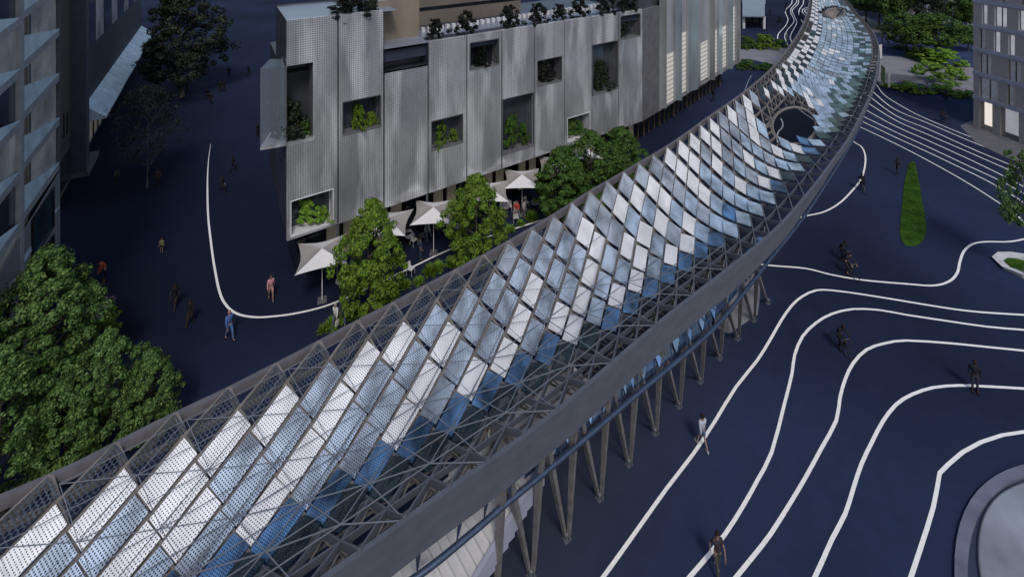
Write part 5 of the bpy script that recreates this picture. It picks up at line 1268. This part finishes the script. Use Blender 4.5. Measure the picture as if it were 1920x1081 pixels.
def figure_meshes(kind, woman=False):
    j = pose(kind); V = []; E_ = []; Rr = []
    def v(p, r): V.append(p); Rr.append(r); return len(V) - 1
    def e(a, b): E_.append((a, b))
    w = .9 if woman else 1.0
    pel = v(j['pel'], (.125 * (1.05 if woman else 1), .10)); spi = v(j['spi'], (.115 * w, .085)); che = v(j['che'], (.135 * w, .10)); nec = v(j['nec'], .052); 
    up = (j['hea'] - j['nec']).normalized(); fwd = Vector((0, -1, 0)); jaw = v(j['nec'] + up * .075 + fwd * .012, (.058, .066)); hea = v(j['hea'] + up * .015, (.074, .088)); cro = v(j['hea'] + up * .10, (.045, .055))
    nose = v(j['hea'] + fwd * .098 - up * .01, .012)
    e(pel, spi); e(spi, che); e(che, nec); e(nec, jaw); e(jaw, hea); e(hea, cro); e(hea, nose)
    for s, k in ((-1, 'l'), (1, 'r')):
        e(hea, v(j['hea'] + Vector((s * .082, .01, 0)), .013))
        sh = v(j['sh' + k], .052 * w); ua = v(j['sh' + k].lerp(j['el' + k], .4), .046 * w); el = v(j['el' + k], .038 * w); fa = v(j['el' + k].lerp(j['wr' + k], .35), .038 * w); wr = v(j['wr' + k], .024)
        e(che, sh); e(sh, ua); e(ua, el); e(el, fa); e(fa, wr)
        d = (j['wr' + k] - j['el' + k]).normalized(); side = Vector((0, 1, 0)) if kind not in ('ride', 'sit') else Vector((1, 0, 0)); inn = Vector((-s, 0, 0)) if kind not in ('ride', 'sit') else Vector((0, 0, -1))
        palm = v(j['wr' + k] + d * .055, (.018, .034)); e(wr, palm)
        for q, ln in ((-.026, .068), (-.009, .080), (.009, .075), (.026, .058)):
            b0 = v(j['wr' + k] + d * .095 + side * q, .0085); b1 = v(j['wr' + k] + d * (.095 + ln * .5) + side * q * 1.1 + inn * .010, .008); b2 = v(j['wr' + k] + d * (.095 + ln) + side * q * 1.1 + inn * .028, .0065); e(palm, b0); e(b0, b1); e(b1, b2)
        t0 = v(j['wr' + k] + d * .045 - side * .036 + inn * .008, .010); t1 = v(j['wr' + k] + d * .08 - side * .052 + inn * .020, .008); e(palm, t0); e(t0, t1)
        hi = v(j['hi' + k], .082); th = v(j['hi' + k].lerp(j['kn' + k], .45), .070); kn = v(j['kn' + k], .050); ca = v(j['kn' + k].lerp(j['an' + k], .3), .052); an = v(j['an' + k], .033); to = v(j['to' + k], (.036, .025))
        e(pel, hi); e(hi, th); e(th, kn); e(kn, ca); e(ca, an); e(an, to)
    out = {'body': skin_mesh('body', V, E_, Rr)}
    # upper garment
    V = []; E_ = []; Rr = []
    pel = v(j['pel'] - (j['spi'] - j['pel']) * .1, (.145, .115)); spi = v(j['spi'], (.155 * w, .125)); che = v(j['che'], (.172 * w, .14)); nk = v(j['che'].lerp(j['nec'], .75), .07); e(pel, spi); e(spi, che); e(che, nk)
    for k in 'lr':
        sh = v(j['sh' + k], .078 * w); el = v(j['el' + k], .060 * w); wr = v(j['el' + k].lerp(j['wr' + k], .92), .042); e(che, sh); e(sh, el); e(el, wr)
    out['top'] = skin_mesh('top', V, E_, Rr)
    V = []; E_ = []; Rr = []
    che = v(j['che'], (.17 * w, .14)); spi = v(j['spi'], (.15 * w, .125)); pel = v(j['pel'], (.155, .125)); nk = v(j['che'].lerp(j['nec'], .6), .065); e(nk, che); e(che, spi); e(spi, pel)
    for k in 'lr': sh = v(j['sh' + k], .075 * w); ua = v(j['sh' + k].lerp(j['el' + k], .5), .064); e(che, sh); e(sh, ua)
    out['tee'] = skin_mesh('top', V, E_, Rr, 1)
    # trousers
    V = []; E_ = []; Rr = []
    pel = v(j['pel'], (.145, .115)); wa = v(j['pel'].lerp(j['spi'], .35), (.13 * w, .10)); e(pel, wa)
    for k in 'lr':
        hi = v(j['hi' + k], .095); kn = v(j['kn' + k], .066); an = v(j['an' + k] + Vector((0, 0, .03)), .052); e(pel, hi); e(hi, kn); e(kn, an)
    out['trousers'] = skin_mesh('trousers', V, E_, Rr)
    V = []; E_ = []; Rr = []
    pel = v(j['pel'], (.148, .118)); wa = v(j['pel'].lerp(j['spi'], .35), (.13 * w, .10)); e(pel, wa)
    for k in 'lr': hi = v(j['hi' + k], .098); kn = v(j['hi' + k].lerp(j['kn' + k], .8), .078); e(pel, hi); e(hi, kn)
    out['shorts'] = skin_mesh('shorts', V, E_, Rr)
    # skirt
    b = MB(); n = 18; R0 = [(.125, .10, j['pel'] + Vector((0, 0, .10))), (.165, .135, j['pel'] - Vector((0, 0, .06))), (.18, .16, j['pel'] - Vector((0, 0, .25))), (.20, .18, j['pel'] - Vector((0, 0, .46)))]
    for rx, ry, c in R0:
        for q in range(n): a = 2 * PI * q / n; f = 1 + .05 * math.sin(5 * a); b.v.append((c.x + rx * f * math.cos(a), c.y + ry * f * math.sin(a), c.z))
    for i in range(3):
        for q in range(n): b.f.append((i * n + q, i * n + (q + 1) % n, (i + 1) * n + (q + 1) % n, (i + 1) * n + q))
    me = bpy.data.meshes.new('skirt'); me.from_pydata(b.v, [], b.f); me.materials.append(M['skin']); me.polygons.foreach_set('use_smooth', [True] * len(b.f)); out['skirt'] = me
    # hair
    def capm(long_):
        b = MB(); n, m = 14, 9; c = j['hea'] + up * .02 + Vector((0, .012, 0))
        for i in range(m):
            a = (PI * .62) * i / (m - 1)
            for q in range(n):
                t = 2 * PI * q / n; back = max(0, math.sin(t)); r = .093
                zz = math.cos(a) * .115; 
                if long_ and i > 4: zz -= back * .045 * (i - 4)
                front = 1 if math.sin(t) > -.35 else (.0 if i > 4 else 1)
                rad = math.sin(a) if i < 6 else 1.0
                z_ = zz if math.sin(t) > -.35 else max(zz, .035)
                b.v.append((c.x + r * rad * math.cos(t), c.y + r * 1.12 * rad * math.sin(t), c.z + z_))
        for i in range(m - 1):
            for q in range(n): b.f.append((i * n + q, (i + 1) * n + q, (i + 1) * n + (q + 1) % n, i * n + (q + 1) % n))
        me = bpy.data.meshes.new('hair'); me.from_pydata(b.v, [], b.f); me.materials.append(M['skin']); me.polygons.foreach_set('use_smooth', [True] * len(b.f)); return me
    out['hair_short'] = capm(False); out['hair_long'] = capm(True)
    for k in 'lr':
        b = MB(); a, t = j['an' + k], j['to' + k]; d = (t - a); d.z = 0; d.normalize(); s_ = Vector((-d.y, d.x, 0)) * .045; heel = a - d * .07; toe = t + d * .06
        z0 = min(a.z - .09, t.z - .04)
        b.hexa([Vector((p.x, p.y, z0)) for p in (heel - s_, toe - s_ * .8, toe + s_ * .8, heel + s_)] + [Vector((heel - s_).to_tuple()[:2] + (z0 + .10,)), Vector((toe - s_ * .8).to_tuple()[:2] + (z0 + .045,)), Vector((toe + s_ * .8).to_tuple()[:2] + (z0 + .045,)), Vector((heel + s_).to_tuple()[:2] + (z0 + .10,))])
        me = bpy.data.meshes.new('shoe'); me.from_pydata([tuple(q) for q in b.v], [], b.f); me.materials.append(M['skin']); out['shoe' + k] = me
    return out
FM = {}
for kd in ('stand', 'walk', 'walk2', 'ride', 'sit', 'bend'):
    FM[kd, False] = figure_meshes(kd, False)
for kd in ('stand', 'walk', 'walk2'): FM[kd, True] = figure_meshes(kd, True)
CL = {}
def cloth(c):
    if c not in CL: CL[c] = mat('cloth', c, .85, spec=.2, var=.2, vscale=8)
    return CL[c]
BK = (.006, .006, .008); HAIR = (.012, .009, .008)
def person(p, kind, label, top, bottom, h=1.75, rz=0, woman=False, tee=False, low='trousers', hair=HAIR, long_=False, shoes=BK, bag=None, group=None, skin=None):
    if top is BK or sum(top) < .05 and p.y > 24 or p.y > 44: skin = skin or 'dim'
    e_ = empty('person', p, label, 'person', group, rz); s_ = h / 1.75; e_.scale = (s_, s_, s_)
    ms = FM[kind, woman]
    def add(me, nm, m, par=e_):
        o = bpy.data.objects.new(nm, me); C.objects.link(o); o.parent = par; set_mat(o, m); return o
    bd = add(ms['body'], 'body', cloth((.045, .028, .022)) if skin else M['skin']); add(ms['tee' if tee else 'top'], 'top', cloth(top)); add(ms[low], low, cloth(bottom))
    add(ms['hair_long' if long_ else 'hair_short'], 'hair', cloth(hair)); add(ms['shoel'], 'shoe', cloth(shoes)); add(ms['shoer'], 'shoe', cloth(shoes))
    if bag:
        j = pose(kind); b = MB(); w_ = j['wrr'] + Vector((.06, 0, -.42)); b.box(w_, .10, .30, .30); b.tube([w_ + Vector((0, -.1, .3)), w_ + Vector((0, 0, .44)), w_ + Vector((0, .1, .3))], .008, 4)
        me = bpy.data.meshes.new('bag'); me.from_pydata(b.v, [], b.f); me.materials.append(cloth(bag))
        o = bpy.data.objects.new('handbag', me); C.objects.link(o); o.matrix_world = Matrix.Translation(p) @ Matrix.Rotation(rz, 4, 'Z') @ Matrix.Scale(s_, 4)
        tag(o, 'bag carried by the ' + label.split(',')[0][:60].rsplit(' ', 0)[0], 'bag')
    return e_
def P_(x, y, *a, **k): return person(G(x, y), *a, **k)
N_ = PI
P_(508, 562, 'walk', 'woman in a pink top with bare legs, left of the first umbrella', (.42,.20,.24), (.35,.20,.17), h=1.75, rz=.6, woman=True, low='shorts', hair=(.06,.03,.02), long_=True)
P_(629, 616, 'walk2', 'woman in a white coat carrying a white bag beside the canopy edge', (.50,.49,.48), (.08,.09,.14), h=1.66, rz=-.3, woman=True, hair=(.30,.28,.25), bag=(.45,.43,.42))
P_(645, 605, 'walk', 'man in dark jacket and blue jeans next to the woman in white', (.04,.045,.07), (.06,.09,.17), h=1.8, rz=.2)
P_(788, 487, 'stand', 'man in a dark blue suit standing right of the small round tables', (.03,.045,.09), (.025,.04,.08), h=1.8, rz=2.2)
P_(197, 526, 'bend', 'stooping person in an orange red top on the dark plaza', (.42,.07,.03), (.015,.012,.015), h=1.8, rz=-.8)
person(G(200, 586) + Vector((0, 0, .0)), 'sit', 'person in grey sitting on the white bench', (.09,.09,.12), (.05,.05,.07), h=1.85, rz=2.6)
P_(303, 473, 'stand', 'child in a yellow green top standing alone on the plaza', (.22,.21,.07), (.02,.02,.03), h=1.15, rz=.3, tee=True, low='shorts', hair=(.10,.07,.04))
P_(328, 577, 'walk', 'woman in a short black dress with bare arms walking on the plaza', (.008,.008,.01), (.008,.008,.01), h=1.7, rz=.2, woman=True, tee=True, low='skirt', long_=True)
P_(357, 607, 'walk2', 'woman in a black coat dress with bare calves, beside the curved line', (.010,.010,.012), (.012,.012,.012), h=1.7, rz=.1, woman=True, low='skirt', long_=True)
P_(430, 636, 'walk', 'man in blue jacket and blue jeans at the bend of the curved line', (.06,.11,.30), (.07,.13,.28), h=1.85, rz=1.0, hair=(.30,.12,.10))
P_(417, 362, 'walk', 'dark figure with a pale bag just right of the curved line', (.01,.012,.015), (.008,.01,.012), rz=1.2, bag=(.3,.3,.32))
P_(437, 321, 'walk2', 'dark figure walking above the one with a pale bag', (.008,.01,.012), (.008,.009,.01), rz=2.4)
P_(483, 256, 'stand', 'dark figure beside the glass corner bay', (.008,.008,.01), (.008,.008,.01), rz=1.4)
gP = 'dark figures scattered over the far plaza'
P_(429, 145, 'stand', 'dark figure left of the lone right one on the far plaza', BK, BK, rz=.4, group=gP)
P_(466, 142, 'walk', 'lone dark figure farthest right on the far plaza', BK, BK, rz=2.0, group=gP)
P_(413, 173, 'stand', 'left one of a close pair of dark figures on the far plaza', BK, BK, group=gP)
P_(420, 172, 'walk', 'right one of a close pair of dark figures on the far plaza', BK, BK, rz=1.0, group=gP)
P_(389, 187, 'walk', 'dark figure just behind another, nearest the pair, on the far plaza', BK, BK, rz=2.5, group=gP)
P_(395, 197, 'stand', 'dark figure just in front of another, left of the pair', BK, BK, rz=.3, group=gP)
P_(342, 169, 'stand', 'left dark figure under the big dark tree', BK, BK, group=gP)
P_(351, 176, 'walk', 'right dark figure under the big dark tree', BK, BK, rz=1.6, group=gP)
P_(294, 193, 'stand', 'dark figure at the upper left of the birch crown', BK, BK, rz=.9, group=gP)
P_(307, 196, 'walk2', 'dark figure at the upper right of the birch crown', BK, BK, rz=.2, group=gP)
P_(219, 345, 'stand', 'faint grey figure left of the birch trunk', (.05,.05,.055), (.02,.02,.02), h=1.6, rz=.5)
P_(296, 348, 'stand', 'figure in a dark red top right of the birch trunk', (.05,.025,.025), (.015,.012,.015), rz=.2)
P_(1337, 190, 'walk', 'dark figure by the black glazing under the folded facade', BK, BK, rz=1.8)
P_(1828, 734, 'stand', 'man in a black jacket and dark jeans standing on a white line', (.012,.014,.022), (.03,.035,.06), h=1.8, rz=-.5, hair=(.03,.01,.008))
P_(1317, 839, 'walk', 'woman in a pale shirt and blue shorts walking away along a white line', (.36,.38,.46), (.10,.15,.26), h=1.72, rz=PI + .3, woman=True, low='shorts', shoes=(.3,.3,.3))
P_(1345, 1077, 'walk2', 'woman in olive trousers and brown vest walking down, bottom of the picture', (.035,.028,.035), (.05,.055,.045), h=1.78, rz=.1, woman=True, tee=True, long_=True, hair=(.02,.012,.01), shoes=(.3,.3,.3))
P_(1683, 328, 'walk', 'grey figure walking left of the tapering lawn', (.03,.03,.035), (.02,.022,.03), rz=-1.2)
P_(1738, 176, 'stand', 'pale dressed figure standing in the bright hedge', (.25,.26,.30), (.04,.04,.06), h=1.7)
for i, (x, y) in enumerate(((1444,28),(1437,60),(1473,21),(1477,28),(1500,34),(1474,12))):
    P_(x, y, 'stand' if i % 2 else 'walk', ('dark figure beside the glass pavilion','dark figure above the row of bushes by the canopy','dark figure among the wavy lines, farther','dark figure among the wavy lines, nearer','dark figure right of the wavy lines','dark figure at the top of the wavy lines')[i], BK, BK, rz=i, group='distant figures by the wavy lines')
P_(1654, 82, 'stand', 'dark figure behind the board east of the far canopy', BK, BK, rz=1)
person(G(946, 402) , 'sit', 'guest in a grey top seated at the left under the third umbrella', (.12,.12,.15), (.03,.035,.06), rz=.4, hair=(.02,.02,.03))
person(G(969, 404), 'sit', 'guest in a red top seated under the third umbrella', (.40,.06,.04), (.25,.24,.25), rz=-.5, hair=(.12,.03,.02))
P_(983, 408, 'stand', 'person in white standing beside the guest in red', (.40,.40,.42), (.10,.11,.14), h=1.65, rz=1.2, woman=True)
person(G(941, 938, 3.55), 'walk', 'person in a black suit going down the white staircase', (.008,.009,.012), (.010,.011,.014), rz=-2.2, bag=(.35,.35,.37))
person(G(925, 858, 4.6), 'stand', 'person with orange hair and white shirt on the deck below the lattice', (.45,.45,.46), (.10,.10,.12), rz=.8, hair=(.42,.09,.02))
person(G(902, 825, 4.6), 'stand', 'person in mauve seen through the lattice of the canopy', (.22,.16,.22), (.06,.06,.10), rz=.2)
# ================================================================ bicycles and riders
def make_bike():
    e_ = empty('bicycle', (0, 0, 0), 'x', 'bicycle')
    def add(b, nm, m, par=None, sm=False):
        o = b.build(nm, m, None, smooth=sm); o.parent = par or e_; o.location = (0, 0, 0); return o
    for y in (-.52, .52):
        wv = MB(); n = 28; wv.tube([(0, y + .33 * math.cos(2 * PI * k / n), .34 + .33 * math.sin(2 * PI * k / n)) for k in range(n)], .018, 6, True); wh = add(wv, 'wheel', M['rubber'])
        r = MB(); r.tube([(0, y + .305 * math.cos(2 * PI * k / n), .34 + .305 * math.sin(2 * PI * k / n)) for k in range(n)], .010, 5, True)
        for k in range(10): r.tube([(0, y, .34), (0, y + .30 * math.cos(PI * k / 5), .34 + .30 * math.sin(PI * k / 5))], .003, 3)
        add(r, 'rim', M['steel2'], wh)
    f = MB()
    for a, c in (((0, .52, .34), (0, .10, .30)), ((0, .10, .30), (0, .20, .80)), ((0, .52, .34), (0, .18, .72)), ((0, .10, .30), (0, -.34, .72)), ((0, .18, .74), (0, -.32, .82)), ((0, -.52, .34), (0, -.34, .72)), ((0, -.34, .72), (0, -.32, .98)), ((0, .20, .80), (0, .22, .90))): f.tube([a, c], .016, 6)
    add(f, 'frame', M['black'])
    h_ = MB(); h_.tube([(-.26, -.36, 1.02), (-.1, -.34, .99), (.1, -.34, .99), (.26, -.36, 1.02)], .013, 6); add(h_, 'handlebar', M['steel2'])
    s_ = MB(); s_.hexa([Vector(q) for q in ((-.06, .36, .89), (.06, .36, .89), (.02, .08, .90), (-.02, .08, .90), (-.09, .36, .93), (.09, .36, .93), (.025, .06, .93), (-.025, .06, .93))]); add(s_, 'saddle', M['rubber'])
    return e_
proto = make_bike(); first = True
gK = 'bicycles being ridden over the plaza'
riders = [(1617,358,'near the bend of the line beside the middle of the canopy',2.9,BK,BK), (1582,490,'upper left of two riding close together',.4,(.012,.013,.016),BK), (1591,515,'lower right of two riding close together',.25,(.02,.022,.028),(.02,.02,.02)),
          (1578,657,'between the curved lines in the middle of the right half',.15,(.010,.014,.018),BK), (1773,190,'seen from the side below the bright hedge',1.5,(.02,.02,.035),BK), (1768,230,'above the parallel white lines',.2,(.04,.03,.035),BK), (1665,84,'among the far trees east of the canopy',1.3,BK,BK)]
for x, y, where, rz, c1, c2_ in riders:
    bk = proto if first else copy_tree(proto); first = False
    bk.location = G(x, y); bk.rotation_euler = (0, 0, rz); bk['label'] = 'black bicycle with its rider ' + where if len(where.split()) < 11 else 'bicycle ' + where; bk['group'] = gK
    person(G(x, y), 'ride', 'cyclist in dark clothes ' + where, c1, c2_, rz=rz)
